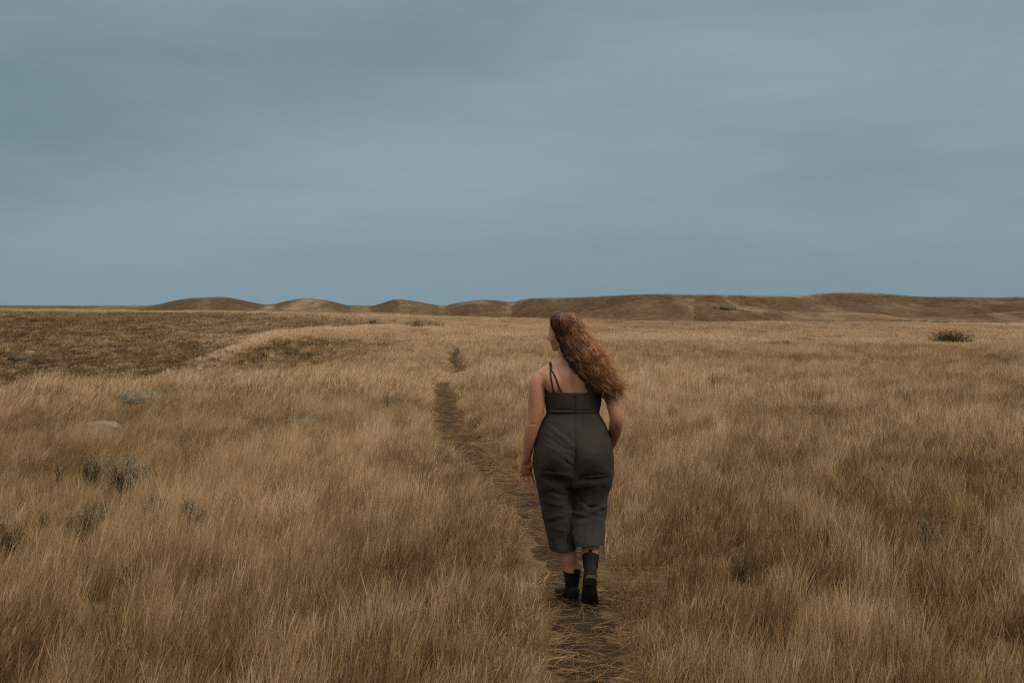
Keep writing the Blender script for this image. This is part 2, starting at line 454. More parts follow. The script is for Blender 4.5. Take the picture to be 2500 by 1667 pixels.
def make_tuft(idx, nb, hmin, hmax, spread, width, lean, nseg=5, seed_frac=0.5, kind='tall'):
    r = np.random.default_rng(100 + idx)
    bl = []
    for k in range(nb):
        a = r.uniform(0, 2 * math.pi); rr = spread * math.sqrt(r.uniform())
        base = np.array([math.cos(a) * rr, math.sin(a) * rr, -0.03])
        hgt = r.uniform(hmin, hmax) * (1.15 - 0.35 * rr / spread)
        out = np.array([math.cos(a), math.sin(a), 0]) * abs(r.normal(0.0, 0.13)) * hgt
        wind = np.array([1.0, 0.15, 0]) * hgt * (lean + r.normal(0, 0.05))
        kink = r.normal(0, 0.02, 3) * np.array([1, 1, 0])
        pts, wd = [], []
        seed = r.uniform() < seed_frac
        w = width * r.uniform(0.7, 1.3)
        for i in range(nseg):
            t = i / (nseg - 1)
            p = base + np.array([0, 0, hgt * (t - 0.10 * t * t * (lean + 0.3) * 2)]) + out * (0.5 * t + 0.6 * t * t) + wind * (0.45 * t + 0.60 * t ** 2.0) + kink * math.sin(t * math.pi)
            pts.append(p)
            ww_ = w * (1.0 - 0.75 * t)
            if seed and t > 0.6: ww_ = w * (1.5 if t < 0.9 else 0.8)
            wd.append(ww_)
        fa = r.uniform(-0.9, 0.9)
        side = np.array([math.cos(fa), math.sin(fa), 0])
        bl.append((pts, wd, side, r.uniform()))
    return blades_mesh("tuft_%02d" % idx, bl, m_blade)

def make_forb(idx, nb, hmax, spread, width):
    r = np.random.default_rng(300 + idx); bl = []
    for k in range(nb):
        a = r.uniform(0, 2 * math.pi); el = r.uniform(0.5, 1.45); L = hmax * r.uniform(0.5, 1.1)
        base = np.array([r.normal(0, spread), r.normal(0, spread), -0.02])
        d = np.array([math.cos(a) * math.cos(el), math.sin(a) * math.cos(el), math.sin(el)])
        j = r.normal(0, 0.18, 3)
        pts = [base + (d + j * t * 0.6) * L * t for t in (0, 0.4, 0.75, 1.0)]
        side = np.cross(d, [0.2, 1, 0.1]); side /= np.linalg.norm(side)
        bl.append((pts, [width * 0.6, width, width * 1.2, 0], side, r.uniform()))
    return blades_mesh("tuft_%02d" % idx, bl, m_forb)

def make_flat(idx, nb, width):
    r = np.random.default_rng(500 + idx); bl = []
    for k in range(nb):
        a = r.uniform(-1.0, 1.0) + (math.pi if r.uniform() < 0.5 else 0); L = r.uniform(0.06, 0.20)
        base = np.array([r.normal(0, 0.10), r.normal(0, 0.10), 0.006 + 0.03 * r.uniform()])
        curl = r.normal(0, 0.7)
        pts = []; p = base.copy(); aa = a
        for i in range(5):
            pts.append(p.copy()); p = p + np.array([math.cos(aa), math.sin(aa), r.normal(0.0, 0.07)]) * L / 4; aa += curl / 4
            p[2] = max(p[2], 0.004)
        side = np.array([-math.sin(a) * 0.8, math.cos(a) * 0.8, 0.5])
        bl.append((pts, [width] * 4 + [0], side, r.uniform()))
    return blades_mesh("tuft_%02d" % idx, bl, m_blade)

NT = 0
TALL = list(range(0, 8)); MIDT = list(range(8, 12)); FART = list(range(12, 15)); FORB = [15, 16, 17]; FLAT = [18, 19, 20]; FORBF = [21, 22]
for i in TALL: make_tuft(i, 44, 0.17, 0.44, 0.050, 0.0028, 0.135 - 0.019 * i, 6)
for i in MIDT: make_tuft(i, 60, 0.18, 0.42, 0.12, 0.0052, 0.12 - 0.03 * (i - 8), 5)
for i in FART: make_tuft(i, 76, 0.16, 0.34, 0.34, 0.013, 0.08, 4)
for i in FORB: make_forb(i, 60, 0.17, 0.05, 0.004)
for i in FLAT: make_flat(i, 44, 0.0019)
for i in FORBF: make_forb(i, 60, 0.34, 0.16, 0.016)

# obstacles for the grass: filled in by rocks and shrubs, (x, y, radius)
OBST = []
OBST_LOW = []
DARK = []
PERSON_XY = (0.36, 5.68)

def patch(x, y):
    """clumpiness 0..1 of the sward (light tall stands against low dark gaps)"""
    a = fbm(x * 0.50 + 40, y * 0.28 + 12, 4, 0.6)
    b = fbm(x * 3.2 + 7, y * 1.9 + 31, 3, 0.5)
    p = 0.62 + (a - 0.5) * 1.35 + (b - 0.5) * 1.15
    for (dx, dy_, rx, ry) in DARK:
        p = p - 0.5 * np.exp(-((x - dx) / rx) ** 2 - ((y - dy_) / ry) ** 2)
    return np.clip(p, 0, 1)

def gully_mask(x, y):
    """1 on the browner, short-cropped slopes of the gully"""
    yy = np.maximum(y, 4.0); u = 1250 + F * x / yy
    m1 = (1 - sstep(430, 720, u + (fbm(x * .1, y * .1, 2) - .5) * 260)) * sstep(40, 47, y) * (1 - sstep(84, 93, y + (fbm(x * .15 + 9, y * .1, 2) - .5) * 10))
    m2 = np.exp(-((u - 740) / 240) ** 2) * sstep(33, 36, y) * (1 - sstep(43, 47, y)) * 0.95
    m3 = (1 - sstep(700, 1050, u)) * sstep(58, 63, y) * (1 - sstep(76, 84, y)) * 0.6
    m4 = (1 - sstep(560, 900, u)) * sstep(20, 24, y) * (1 - sstep(38, 42, y)) * 0.6
    k = np.clip(0.35 + 1.3 * fbm(x * .22 + 3, y * .10 + 6, 4, .6) + 0.40 * (1 - sstep(44, 66, y)) - 0.25 * sstep(62, 84, y), 0, 1.15)
    return np.clip(np.maximum.reduce([m1, m2, m3, m4]) * k, 0, 1)

pts_all, tint_all, idx_all, scl_all, rot_all = [], [], [], [], []
def scatter(r0, r1, dens, kinds, half=36.0, clump=0, cr=0.07, smin=0.8, smax=1.2, forb=None, hscale=1.0, keep_path=0.30, spin=0.7, dark=0.0):
    area = R(half) * (r1 * r1 - r0 * r0)
    n = int(area * dens)
    rr = np.sqrt(rng.uniform(r0 * r0, r1 * r1, n)); aa = rng.uniform(-R(half), R(half), n)
    x = rr * np.sin(aa); y = rr * np.cos(aa)
    ctint = np.zeros(n); ch = np.ones(n)
    if clump:          # bunch grass: most shoots gather in bunches, a few stand between
        m = max(1, n // clump); who = rng.integers(0, m, n); inb = rng.uniform(size=n) < 0.70
        th_ = rng.normal(0, 0.10, m)[who]; hh_ = rng.uniform(0.78, 1.18, m)[who]; rad_ = cr * rng.uniform(0.6, 1.5, m)[who]
        cx_, cy_ = x[:m][who], y[:m][who]
        x = np.where(inb, cx_ + rng.normal(0, 1, n) * rad_, x); y = np.where(inb, cy_ + rng.normal(0, 1, n) * rad_, y)
        ctint = np.where(inb, th_ + 0.03, -0.12); ch = np.where(inb, hh_, 0.72)
    pd = path_dist(x, y)
    pt = patch(x, y); gm = gully_mask(x, y)
    edge = keep_path + 0.10 * (fbm(x * 1.3, y * 1.3, 2) - 0.5)
    ok = pd > edge
    far_edge = sstep(34, 46, y)
    ok |= (far_edge > rng.uniform(size=n)) & (pd > 0.18)
    ok |= (y > 23.0) & (y < 27.5) & (rng.uniform(size=n) < 0.7)
    for (ox, oy, orad) in OBST + [(PERSON_XY[0], PERSON_XY[1], 0.16)]:
        ok &= np.hypot(x - ox, y - oy) > orad
    ok &= rng.uniform(size=n) < (0.62 + 0.48 * pt) * (1 - 0.10 * gm)
    x, y, pt, gm, pd, ctint, ch = x[ok], y[ok], pt[ok], gm[ok], pd[ok], ctint[ok], ch[ok]
    n = len(x)
    z = H(x, y)
    is_forb = rng.uniform(size=n) < (0.10 * (pt < 0.33) + 0.42 * gm)
    idx = rng.choice(kinds, n)
    if forb: idx = np.where(is_forb, rng.choice(forb, n), idx)
    if kinds is TALL or kinds is MIDT:      # the wind bends the left of the field more
        q = np.clip((0.42 + x / 9.0) * len(kinds) + rng.normal(0, 1.6, n), 0, len(kinds) - 1).astype(int)
        idx = np.where(np.isin(idx, kinds), np.array(kinds)[q], idx)
    tint = 0.08 + 0.40 * pt + ctint + rng.normal(0, 0.07, n) + 0.31 * sstep(6, 26, y)  # dimmer foreground light tinted in: near grass darker, paler with distance
    big = fbm(x * 0.09 + 3, y * 0.06 + 8, 3)
    tint = tint + (big - 0.5) * 0.42 - 0.22 * gm
    ug = 1250 + F * x / np.maximum(y, 4.0)      # taller stand on spur crest and rims, painted paler like lit grass for relief
    yc = np.interp(ug, [380, 450, 560, 700, 900, 1100, 1250], [40, 43, 46, 49.5, 54, 60, 66])
    crest_ = np.exp(-((y - yc) / 3.4) ** 2) * sstep(330, 480, ug) * (1 - sstep(950, 1200, ug)) + 0.6 * sstep(88, 96, y) * (1 - sstep(500, 900, ug))
    tint = tint + 0.24 * crest_
    s = rng.uniform(smin, smax, n) * hscale * (1 + 0.12 * crest_)
    hs = s * (0.62 + 0.50 * pt) * (1 - 0.35 * gm) * ch
    hs *= 0.55 + 0.45 * sstep(0.25, 0.62, pd)
    for (ox, oy, orad) in OBST_LOW:
        if oy < 30: hs *= 1 - 0.30 * (np.hypot(x - ox, (y - oy + .1) * .7) < orad)
    pts_all.append(np.stack([x, y, z], 1)); tint_all.append(np.clip(tint, 0.02, 1)); idx_all.append(idx)
    scl_all.append(np.stack([s, s, hs], 1)); rot_all.append(rng.uniform(-spin, spin, n))

def add_flat():
    # straw pressed down along and across the path
    n = 6500
    k = rng.integers(0, len(PC) - 1, n); t = rng.uniform(size=n)
    d = PC[k] * (1 - t)[:, None] + PC[k + 1] * t[:, None]
    L = np.linalg.norm(PC[k + 1] - PC[k], axis=1)
    ok = rng.uniform(size=n) < np.clip(L / 0.25, 0.05, 1)
    off = rng.normal(0, 0.26, (n, 2))
    p = (d + off)[ok]; p = p[(p[:, 1] > 3.0) & (p[:, 1] < 36)]
    pd = path_dist(p[:, 0], p[:, 1])
    keep = rng.uniform(size=len(p)) < 0.12 + 0.85 * sstep(0.08, 0.30, pd) + 0.3 * (fbm(p[:, 0] * 2, p[:, 1] * 2, 2) > 0.56)
    p = p[keep]; n = len(p)
    z = H(p[:, 0], p[:, 1]) + 0.006
    pts_all.append(np.stack([p[:, 0], p[:, 1], z], 1)); tint_all.append(np.clip(rng.normal(0.12, 0.10, n), 0.0, 1))
    idx_all.append(rng.choice(FLAT, n)); s = rng.uniform(0.7, 1.3, n)
    scl_all.append(np.stack([s, s, s], 1)); rot_all.append(rng.uniform(-3.1, 3.1, n))

def build_grass():
    scatter(1.5, 17, 165, TALL, 44, forb=FORB, clump=11, cr=0.075, keep_path=0.27)
    scatter(16, 42, 70, MIDT, 40, forb=FORB, smin=0.85, smax=1.25, clump=6, cr=0.14, keep_path=0.30)
    scatter(41, 125, 16, FART, 38, forb=FORBF, smin=0.8, smax=1.2, keep_path=0.5, hscale=0.95)
    add_flat()
    P = np.concatenate(pts_all).astype(np.float32); n = len(P)
    me = bpy.data.meshes.new("grass")
    me.vertices.add(n); me.vertices.foreach_set('co', P.ravel())
    def attr(name, typ, data, key):
        a = me.attributes.new(name, typ, 'POINT'); a.data.foreach_set(key, data)
    attr('tint', 'FLOAT', np.concatenate(tint_all).astype(np.float32), 'value')
    attr('pick', 'INT', np.concatenate(idx_all).astype(np.int32), 'value')
    attr('scl', 'FLOAT_VECTOR', np.concatenate(scl_all).astype(np.float32).ravel(), 'vector')
    rz = np.concatenate(rot_all).astype(np.float32)
    tl = rng.normal(0, 0.05, (n, 2)).astype(np.float32)
    attr('rot', 'FLOAT_VECTOR', np.stack([tl[:, 0], tl[:, 1], rz], 1).ravel(), 'vector')
    me.update()
    g = bpy.data.objects.new("grass", me); COL.objects.link(g)
    ng = bpy.data.node_groups.new("grass_scatter", 'GeometryNodeTree')
    ng.interface.new_socket("Geometry", in_out='INPUT', socket_type='NodeSocketGeometry')
    ng.interface.new_socket("Geometry", in_out='OUTPUT', socket_type='NodeSocketGeometry')
    nn, ll = ng.nodes, ng.links
    gi = nn.new('NodeGroupInput'); go = nn.new('NodeGroupOutput')
    m2p = nn.new('GeometryNodeMeshToPoints'); ll.new(gi.outputs[0], m2p.inputs[0])
    ci = nn.new('GeometryNodeCollectionInfo'); ci.inputs['Collection'].default_value = lib
    ci.inputs['Separate Children'].default_value = True; ci.inputs['Reset Children'].default_value = True
    iop = nn.new('GeometryNodeInstanceOnPoints')
    ll.new(m2p.outputs[0], iop.inputs['Points']); ll.new(ci.outputs[0], iop.inputs['Instance'])
    iop.inputs['Pick Instance'].default_value = True
    def na(name, typ):
        a = nn.new('GeometryNodeInputNamedAttribute'); a.data_type = typ; a.inputs['Name'].default_value = name
        return a.outputs[0]
    ll.new(na('pick', 'INT'), iop.inputs['Instance Index'])
    e2r = nn.new('FunctionNodeEulerToRotation'); ll.new(na('rot', 'FLOAT_VECTOR'), e2r.inputs[0])
    ll.new(e2r.outputs[0], iop.inputs['Rotation'])
    ll.new(na('scl', 'FLOAT_VECTOR'), iop.inputs['Scale'])
    ll.new(iop.outputs[0], go.inputs[0])
    md = g.modifiers.new("scatter", 'NODES'); md.node_group = ng
    tag(g, "tall tawny dry prairie grass covering the whole field", "grass", kind="stuff")
    print("GRASS instances", n)
    return g

# ------------------------------------------------------------------ rocks and shrubs
def ray_hill(px, py):
    ys = np.arange(180, 520, 0.5); zs = hills_z(np.full(len(ys), float(px)), ys)
    k = np.where(zs >= CAMZ - (py - 750) / F * ys)[0]; k = k[0] if len(k) else 200
    return Vector(((px - 1250) / F * ys[k], ys[k], zs[k]))
def ray_ground(px, py, y0=4.0, y1=125.0):
    ys = np.arange(y0, y1, 0.05)
    xs = (px - 1250) / F * ys
    zs = H(xs, ys)
    want = CAMZ - (py - 750) / F * ys
    k = np.where(zs >= want)[0]
    k = k[0] if len(k) else len(ys) - 1
    return Vector((xs[k], ys[k], zs[k]))

m_rock, n_, l_, b_ = newmat("lichen_rock", 0.95, 0.1)
c1 = ramp(n_, l_, noise_tex(n_, l_, 5, 6, 0.65), [(0.3, (0.085, 0.068, 0.044)), (0.55, (0.15, 0.128, 0.088)), (0.8, (0.22, 0.20, 0.145))])
c2 = ramp(n_, l_, noise_tex(n_, l_, 40, 5, 0.7), [(0.35, 0.6), (0.6, 1.1)])
l_.new(mixc(n_, l_, 1.0, c1, c2, 'MULTIPLY'), b_.inputs['Base Color'])
bump(n_, l_, b_, noise_tex(n_, l_, 25, 6, 0.7), 0.6, 0.03)
m_stone, n_, l_, b_ = newmat("pale_stone", 0.95, 0.1)
c1 = ramp(n_, l_, noise_tex(n_, l_, 9, 5, 0.65), [(0.3, (0.14, 0.108, 0.070)), (0.7, (0.25, 0.205, 0.145))])
l_.new(c1, b_.inputs['Base Color']); bump(n_, l_, b_, noise_tex(n_, l_, 40, 5, 0.7), 0.5, 0.01)

OBST_LOW = []
m_drock, n_, l_, b_ = newmat('dark_rock', 0.95, 0.08)
l_.new(ramp(n_, l_, noise_tex(n_, l_, 2.2, 5, 0.6), [(0.35, (0.045, 0.033, 0.022)), (0.62, (0.09, 0.07, 0.048)), (0.72, (0.20, 0.175, 0.135))]), b_.inputs['Base Color'])
bump(n_, l_, b_, noise_tex(n_, l_, 12, 6, 0.7), 0.6, 0.05)
def rock(px, py, wpx, aspect, sink, label, mat, seed, rot=0.0, cat="rock", name="rock", tall=0.62):
    g = ray_ground(px, py)
    w = wpx / F * g.y
    bm = bmesh.new(); bmesh.ops.create_icosphere(bm, subdivisions=5, radius=0.5)
    for v in bm.verts:
        c = v.co.copy()
        n1 = mnoise.noise(c * 2.2 + Vector((seed * 3.1, 0, 0))); n2 = mnoise.noise(c * 6 + Vector((0, seed * 1.7, 0))); n3 = mnoise.noise(c * 16 + Vector((0, 0, seed)))
        v.co = c * (1 + 0.24 * n1 + 0.09 * n2 + 0.035 * n3)
        v.co.x *= w; v.co.y *= w * aspect; v.co.z *= w * tall
        if v.co.z > w * tall * .36: v.co.z = w * tall * .36 + (v.co.z - w * tall * .36) * .45
    me = bpy.data.meshes.new(name); bm.to_mesh(me); bm.free(); me.materials.append(mat)
    me.polygons.foreach_set('use_smooth', [True] * len(me.polygons))
    o = bpy.data.objects.new(name, me); COL.objects.link(o)
    o.location = (g.x, g.y, g.z + w * tall * (0.5 - sink)); o.rotation_euler = (0, 0, rot)
    tag(o, label, cat)
    OBST.append((g.x, g.y, w * 0.40)); OBST_LOW.append((g.x, g.y - w * .3, w * .5))
    return o
rock(352, 996, 118, .8, .24, "largest grey lichen covered boulder in the grass at left", m_rock, 1, .2, "boulder", "boulder", .52)
rock(252, 1060, 84, .8, .18, "low domed pale rock in the grass below the big lichen boulder", m_stone, 2, .4, tall=.50)
rock(492, 980, 66, .7, .25, "thin pale slab of rock in the grass right of the lichen boulder", m_stone, 3, tall=.42)
rock(740, 1052, 96, .8, .30, "low tan rock rounded above a dark hollow in the middle grass", m_rock, 4, tall=.50)
rock(46, 880, 50, .7, .45, "dark rock with a pale top on the far brown gully slope", m_drock, 5)
rock(74, 866, 24, .7, .28, "smaller rock just right of the dark rock on the gully slope", m_stone, 6)
rock(234, 867, 13, .7, .2, "small pale stone low on the gully slope", m_stone, 7, cat="stone", name="stone")
rock(441, 838, 14, .7, .2, "small pinkish stone near the top of the gully slope", m_stone, 8, cat="stone", name="stone")
rock(36, 801, 12, .7, .2, "small pale stone near the upper left edge of the gully slope", m_stone, 9, cat="stone", name="stone")
rock(1152, 1145, 11, .8, .25, "small whitish stone at the left edge of the path beyond the woman", m_stone, 10, cat="stone", name="stone")
rock(1316, 856, 10, .7, .2, "tiny white stone in the grass left of the woman's chin", m_stone, 11, cat="stone", name="stone")
rock(864, 891, 10, .7, .2, "small stone among dark tufts on the middle slope", m_stone, 12, cat="stone", name="stone")

# a pale stick lying in the path
g1 = ray_ground(1146, 1110); g2 = ray_ground(1168, 1113)
bm = bmesh.new(); P_ = [g1 + (g2 - g1) * t + Vector((0, 0.02 * math.sin(t * 5), .035 + .01 * math.sin(t * 7))) for t in np.linspace(-.3, 1.2, 9)]
prev = None
for i, p in enumerate(P_):
    r_ = .011 * (1 - .5 * i / 8)
    rg = [bm.verts.new(p + Vector((0.2 * math.cos(a) * r_, math.cos(a) * r_, math.sin(a) * r_))) for a in np.linspace(0, 2 * math.pi, 8, endpoint=False)]
    if prev:
        for k in range(8): bm.faces.new((prev[k], prev[(k + 1) % 8], rg[(k + 1) % 8], rg[k]))
    else: bm.faces.new(rg)
    prev = rg
bm.faces.new(list(reversed(prev))); bmesh.ops.recalc_face_normals(bm, faces=bm.faces)
me = bpy.data.meshes.new("stick"); bm.to_mesh(me); bm.free(); me.materials.append(m_stone)
o = bpy.data.objects.new("stick", me); COL.objects.link(o); tag(o, "short pale stick lying across the dirt path", "stick")

# shrubs ---------------------------------------------------------------
def leafmat(name, a, b, c):
    m, n, l, bs = newmat(name, 0.85, 0.1)
    at = n.new('ShaderNodeAttribute'); at.attribute_name = 'lv'
    cc = ramp(n, l, at.outputs['Fac'], [(0.0, a), (0.5, b), (1.0, c)])
    l.new(cc, bs.inputs['Base Color'])
    tr = n.new('ShaderNodeBsdfTranslucent'); l.new(cc, tr.inputs[0])
    mx = n.new('ShaderNodeMixShader'); mx.inputs[0].default_value = .2
    l.new(bs.outputs[0], mx.inputs[1]); l.new(tr.outputs[0], mx.inputs[2]); l.new(mx.outputs[0], n['Material Output'].inputs[0])
    return m
m_sage = leafmat("sage_leaf", (0.095, 0.074, 0.044), (0.165, 0.134, 0.082), (0.30, 0.255, 0.17))
m_sagep = leafmat("pale_sage_leaf", (0.14, 0.112, 0.070), (0.25, 0.208, 0.135), (0.44, 0.385, 0.27))
m_bush = leafmat("bush_leaf", (0.060, 0.043, 0.024), (0.115, 0.080, 0.043), (0.20, 0.145, 0.082))
m_twig, n_, l_, b_ = newmat("twig", 0.9, 0.1)
l_.new(ramp(n_, l_, noise_tex(n_, l_, 30, 3), [(0.3, (0.035, 0.027, 0.021)), (0.7, (0.075, 0.058, 0.045))]), b_.inputs['Base Color'])

def shrub(px, py, wpx, hpx, label, mat, seed, lean=0.0, nstem=9, nleaf=900, leaf=0.011, spread=1.0, base_h=.25, depthf=.8, group=None, name="sagebrush", cat="shrub", nogap=False, hill=False):
    if not nogap: py += 44; hpx += 44          # the foot is hidden in the grass
    g = (ray_hill if hill else ray_ground)(px, py)
    w = wpx / F * g.y; h = hpx / F * g.y
    r = np.random.default_rng(900 + seed)
    root = empty(name, g); tag(root, label, cat, group)
    vs, fs = [], []
    tips = []
    def stick(a, b, c, r0, r1, n=7):
        b0 = len(vs)
        P = [(1 - t) ** 2 * a + 2 * t * (1 - t) * b + t * t * c for t in np.linspace(0, 1, n)]
        for i, p in enumerate(P):
            rr = r0 + (r1 - r0) * i / (n - 1)
            for k in range(4):
                an = k * math.pi / 2
                vs.append(p + np.array([math.cos(an), math.sin(an), .2 * math.cos(an)]) * rr)
        for i in range(n - 1):
            for k in range(4):
                fs.append((b0 + 4 * i + k, b0 + 4 * i + (k + 1) % 4, b0 + 4 * i + 4 + (k + 1) % 4, b0 + 4 * i + 4 + k))
        return P
    for s in range(nstem):
        fx = (s + .5) / nstem * 2 - 1 + r.normal(0, .12); fy = r.uniform(-1, 1)
        top = np.array([fx * w * .5 + lean * w * .3, fy * w * .5 * depthf, h * (1 - .28 * fx * fx) * r.uniform(.72, 1.0)])
        a = np.array([r.normal(0, .012), r.normal(0, .012), -.03]); b = np.array([top[0] * .22, top[1] * .22, h * .42])
        P = stick(a, b, top, .0042 + h * .014, .0016)
        for i in (3, 4, 5, 6):
            for q in range(3):
                c0 = P[i]; d = np.array([r.normal(0, w * .10), r.normal(0, w * .10), abs(r.normal(h * .09, h * .06))])
                P2 = stick(c0, c0 + d * .5 + r.normal(0, .005, 3), c0 + d, .0018, .0008, 4)
                tips += [P2[2], P2[3]]
    mesh_obj("stem", vs, fs, [m_twig], root, link=True).matrix_parent_inverse = Matrix()
    lv, lf, la = [], [], []
    tips = np.array(tips)
    for k in range(nleaf):
        c = tips[r.integers(len(tips))] + r.normal(0, 1, 3) * np.array([w * .035, w * .035, h * .05])
        if base_h <= .1: c = c * np.array([r.uniform(.85, 1.08), r.uniform(.7, 1.05), r.uniform(.15, 1.05)])
        if c[2] < h * base_h * r.uniform(.3, 1): continue
        d = r.normal(0, 1, 3) + np.array([0, 0, .9]); d /= np.linalg.norm(d)
        sd_ = np.cross(d, r.normal(0, 1, 3)); sd_ /= np.linalg.norm(sd_) + 1e-9
        L = leaf * r.uniform(.8, 1.9); W = leaf * r.uniform(.16, .30)
        b0 = len(lv); lv += [c - sd_ * W, c + sd_ * W, c + d * L * .6 + sd_ * W * .9, c + d * L, c + d * L * .6 - sd_ * W * .9]
        lf.append((b0, b0 + 1, b0 + 2, b0 + 3, b0 + 4)); la += [float(np.clip(r.beta(2, 2.4), 0, 1))] * 5
    lo = mesh_obj("foliage", lv, lf, [mat], root)
    lo.matrix_parent_inverse = Matrix()
    at = lo.data.attributes.new('lv', 'FLOAT', 'POINT'); at.data.foreach_set('value', np.array(la, np.float32))
    if not nogap: OBST.append((g.x, g.y - w * .15, min(w * 0.30, .16)))
    OBST_LOW.append((g.x, g.y, w * .6))
    return root
shrub(225, 1182, 58, 78, "dark bare stemmed sagebrush fanning up left of the pale one", m_sage, 1, -.5, 9, 2300, .0085, base_h=.5, depthf=.5)
shrub(302, 1190, 118, 76, "wide pale sagebrush right of the dark stemmed one", m_sagep, 2, .1, 16, 3800, .009, depthf=.6)
shrub(146, 1192, 30, 74, "thin dark sprig of sagebrush standing alone far left", m_sage, 3, -.2, 4, 500, .008, base_h=.5)
shrub(207, 1308, 112, 70, "low sagebrush with a forked dark trunk below the fanned one", m_sage, 4, .1, 12, 2600, .009, base_h=.5)
shrub(108, 1308, 36, 56, "small dark sagebrush tuft left of the forked low one", m_sage, 5, 0, 6, 800, .008)
shrub(376, 1290, 62, 86, "grey green upright sagebrush between the forked and the pale tipped ones", m_sage, 6, .2, 8, 1700, .009)
shrub(462, 1284, 64, 52, "sagebrush with pale leaf tips, rightmost of the left cluster", m_sagep, 7, 0, 8, 1500, .010)
shrub(18, 1375, 80, 90, "dark sagebrush cut by the left edge of the view", m_bush, 8, 0, 10, 2200, .009)
shrub(62, 1440, 46, 40, "small greyish sagebrush in the lower left grass", m_sagep, 9, 0, 6, 800, .008)
shrub(2270, 1330, 70, 60, "dark green leafy weed in the right foreground grass", m_sage, 10, 0, 8, 1200, .009, name="weed", cat="weed")
shrub(945, 982, 26, 34, "small grey sage sprig in the grass left of the path", m_sagep, 11, 0, 5, 400, .010)
shrub(2320, 842, 92, 36, "dark rounded bush standing alone far right in the field", m_bush, 12, 0, 26, 4200, .045, base_h=.0, depthf=.8, name="bush", cat="bush", nogap=True)
shrub(1908, 858, 76, 24, "low dark bush mixed with dead branches in the far right field", m_bush, 13, 0, 14, 1500, .045, base_h=.1, name="bush", cat="bush", nogap=True)
shrub(2146, 868, 26, 18, "small dark bush between the far dead branch bush and the round one", m_bush, 14, 0, 8, 500, .04, base_h=.1, name="bush", cat="bush", nogap=True)
shrub(1014, 806, 46, 24, "left half of the pair of small dark bushes left of the far path", m_bush, 15, 0, 10, 900, .05, base_h=.1, name="bush", cat="bush", nogap=True)
shrub(1064, 806, 50, 19, "lower bush of the pair just left of the far path", m_bush, 16, 0, 10, 700, .05, base_h=.1, name="bush", cat="bush", nogap=True)
shrub(909, 797, 22, 20, "single little bush on the left far edge of the field", m_bush, 17, 0, 6, 350, .05, base_h=.1, name="bush", cat="bush", nogap=True)
shrub(963, 838, 10, 9, "tiny dark bush alone on the pale middle rise", m_bush, 18, 0, 5, 160, .03, base_h=.1, name="bush", cat="bush", nogap=True)
shrub(1666, 852, 70, 14, "flat dark shrub right of the woman's hair in the far field", m_bush, 19, 0, 10, 700, .04, base_h=.1, name="bush", cat="bush", nogap=True)
shrub(1765, 756, 58, 9, "dark flat thicket on the face of the right hand hills", m_sagep, 20, 0, 26, 1500, .30, base_h=.0, depthf=.5, name="thicket", cat="thicket", nogap=True, hill=True)
shrub(1598, 792, 18, 8, "tiny scrub bush at the foot of the hills right of the woman's head", m_bush, 21, 0, 8, 300, .16, base_h=.0, name="bush", cat="bush", nogap=True, hill=True)
# darker spots of low brown growth seen between the tall stands: px, py, radius m
DARK = []
for (a, b, rx, ry) in [(1003, 1004, .45, .5), (955, 1010, .5, .5), (875, 1008, .8, .5), (1055, 1158, .28, .5), (2150, 1095, .35, .6), (1880, 905, 1.4, 1.0), (2090, 890, 3.5, 1.5), (1700, 1085, .5, .5),
                       (2225, 1165, .5, .7), (1760, 1395, .35, .4), (2060, 1260, .35, .5), (1640, 1330, .3, .4), (500, 1100, .6, .6), (740, 1045, .55, .5), (385, 985, .8, .6), (520, 975, .9, .5),
                       (2330, 1560, .35, .4), (1900, 1390, .3, .4), (1600, 1440, .25, .3), (1215, 1400, .2, .3), (1830, 1640, .3, .3), (720, 1330, .3, .5), (640, 860, 1.5, 2), (1010, 1460, .25, .35),
                       (1500, 1003, .5, .6), (1130, 1020, .5, .4), (1170, 975, .8, .6), (2400, 1180, .5, .8), (2180, 1330, .35, .4), (290, 1050, .6, .5), (110, 1070, .7, .6), (820, 1180, .4, .5)]:
    g = ray_ground(a, b); DARK.append((g.x, g.y, rx, ry))


# ------------------------------------------------------------------ the walking woman
def WP(px, py, Y):
    """photo px at depth Y (m from the camera) -> world point"""
    return np.array([(px - 1250) / F * Y, Y, CAMZ - (py - 750) / F * Y])

def loft(bm, rings, cap=True):
    """rings: list of (n x 3) arrays"""
    vr = [[bm.verts.new(tuple(p)) for p in r] for r in rings]
    n = len(vr[0])
    for a, b in zip(vr[:-1], vr[1:]):
        for i in range(n):
            j = (i + 1) % n
            bm.faces.new((a[i], a[j], b[j], b[i]))
    if cap:
        for r, flip in ((vr[0], True), (vr[-1], False)):
            c = bm.verts.new(tuple(sum((v.co for v in r), Vector()) / n))
            for i in range(n):
                j = (i + 1) % n
                bm.faces.new((c, r[j], r[i]) if flip else (c, r[i], r[j]))

def hring(c, a, back, front, n=48, p=2.2):
    """horizontal super-ellipse: half width a, depth back (towards camera) / front"""
    t = np.linspace(0, 2 * math.pi, n, endpoint=False)
    ct, st = np.cos(t), np.sin(t)
    x = np.sign(ct) * np.abs(ct) ** (2 / p) * a
    d = np.where(st < 0, back, front)
    y = np.sign(st) * np.abs(st) ** (2 / p) * d
    return np.stack([c[0] + x, c[1] + y, np.full(n, c[2])], 1)

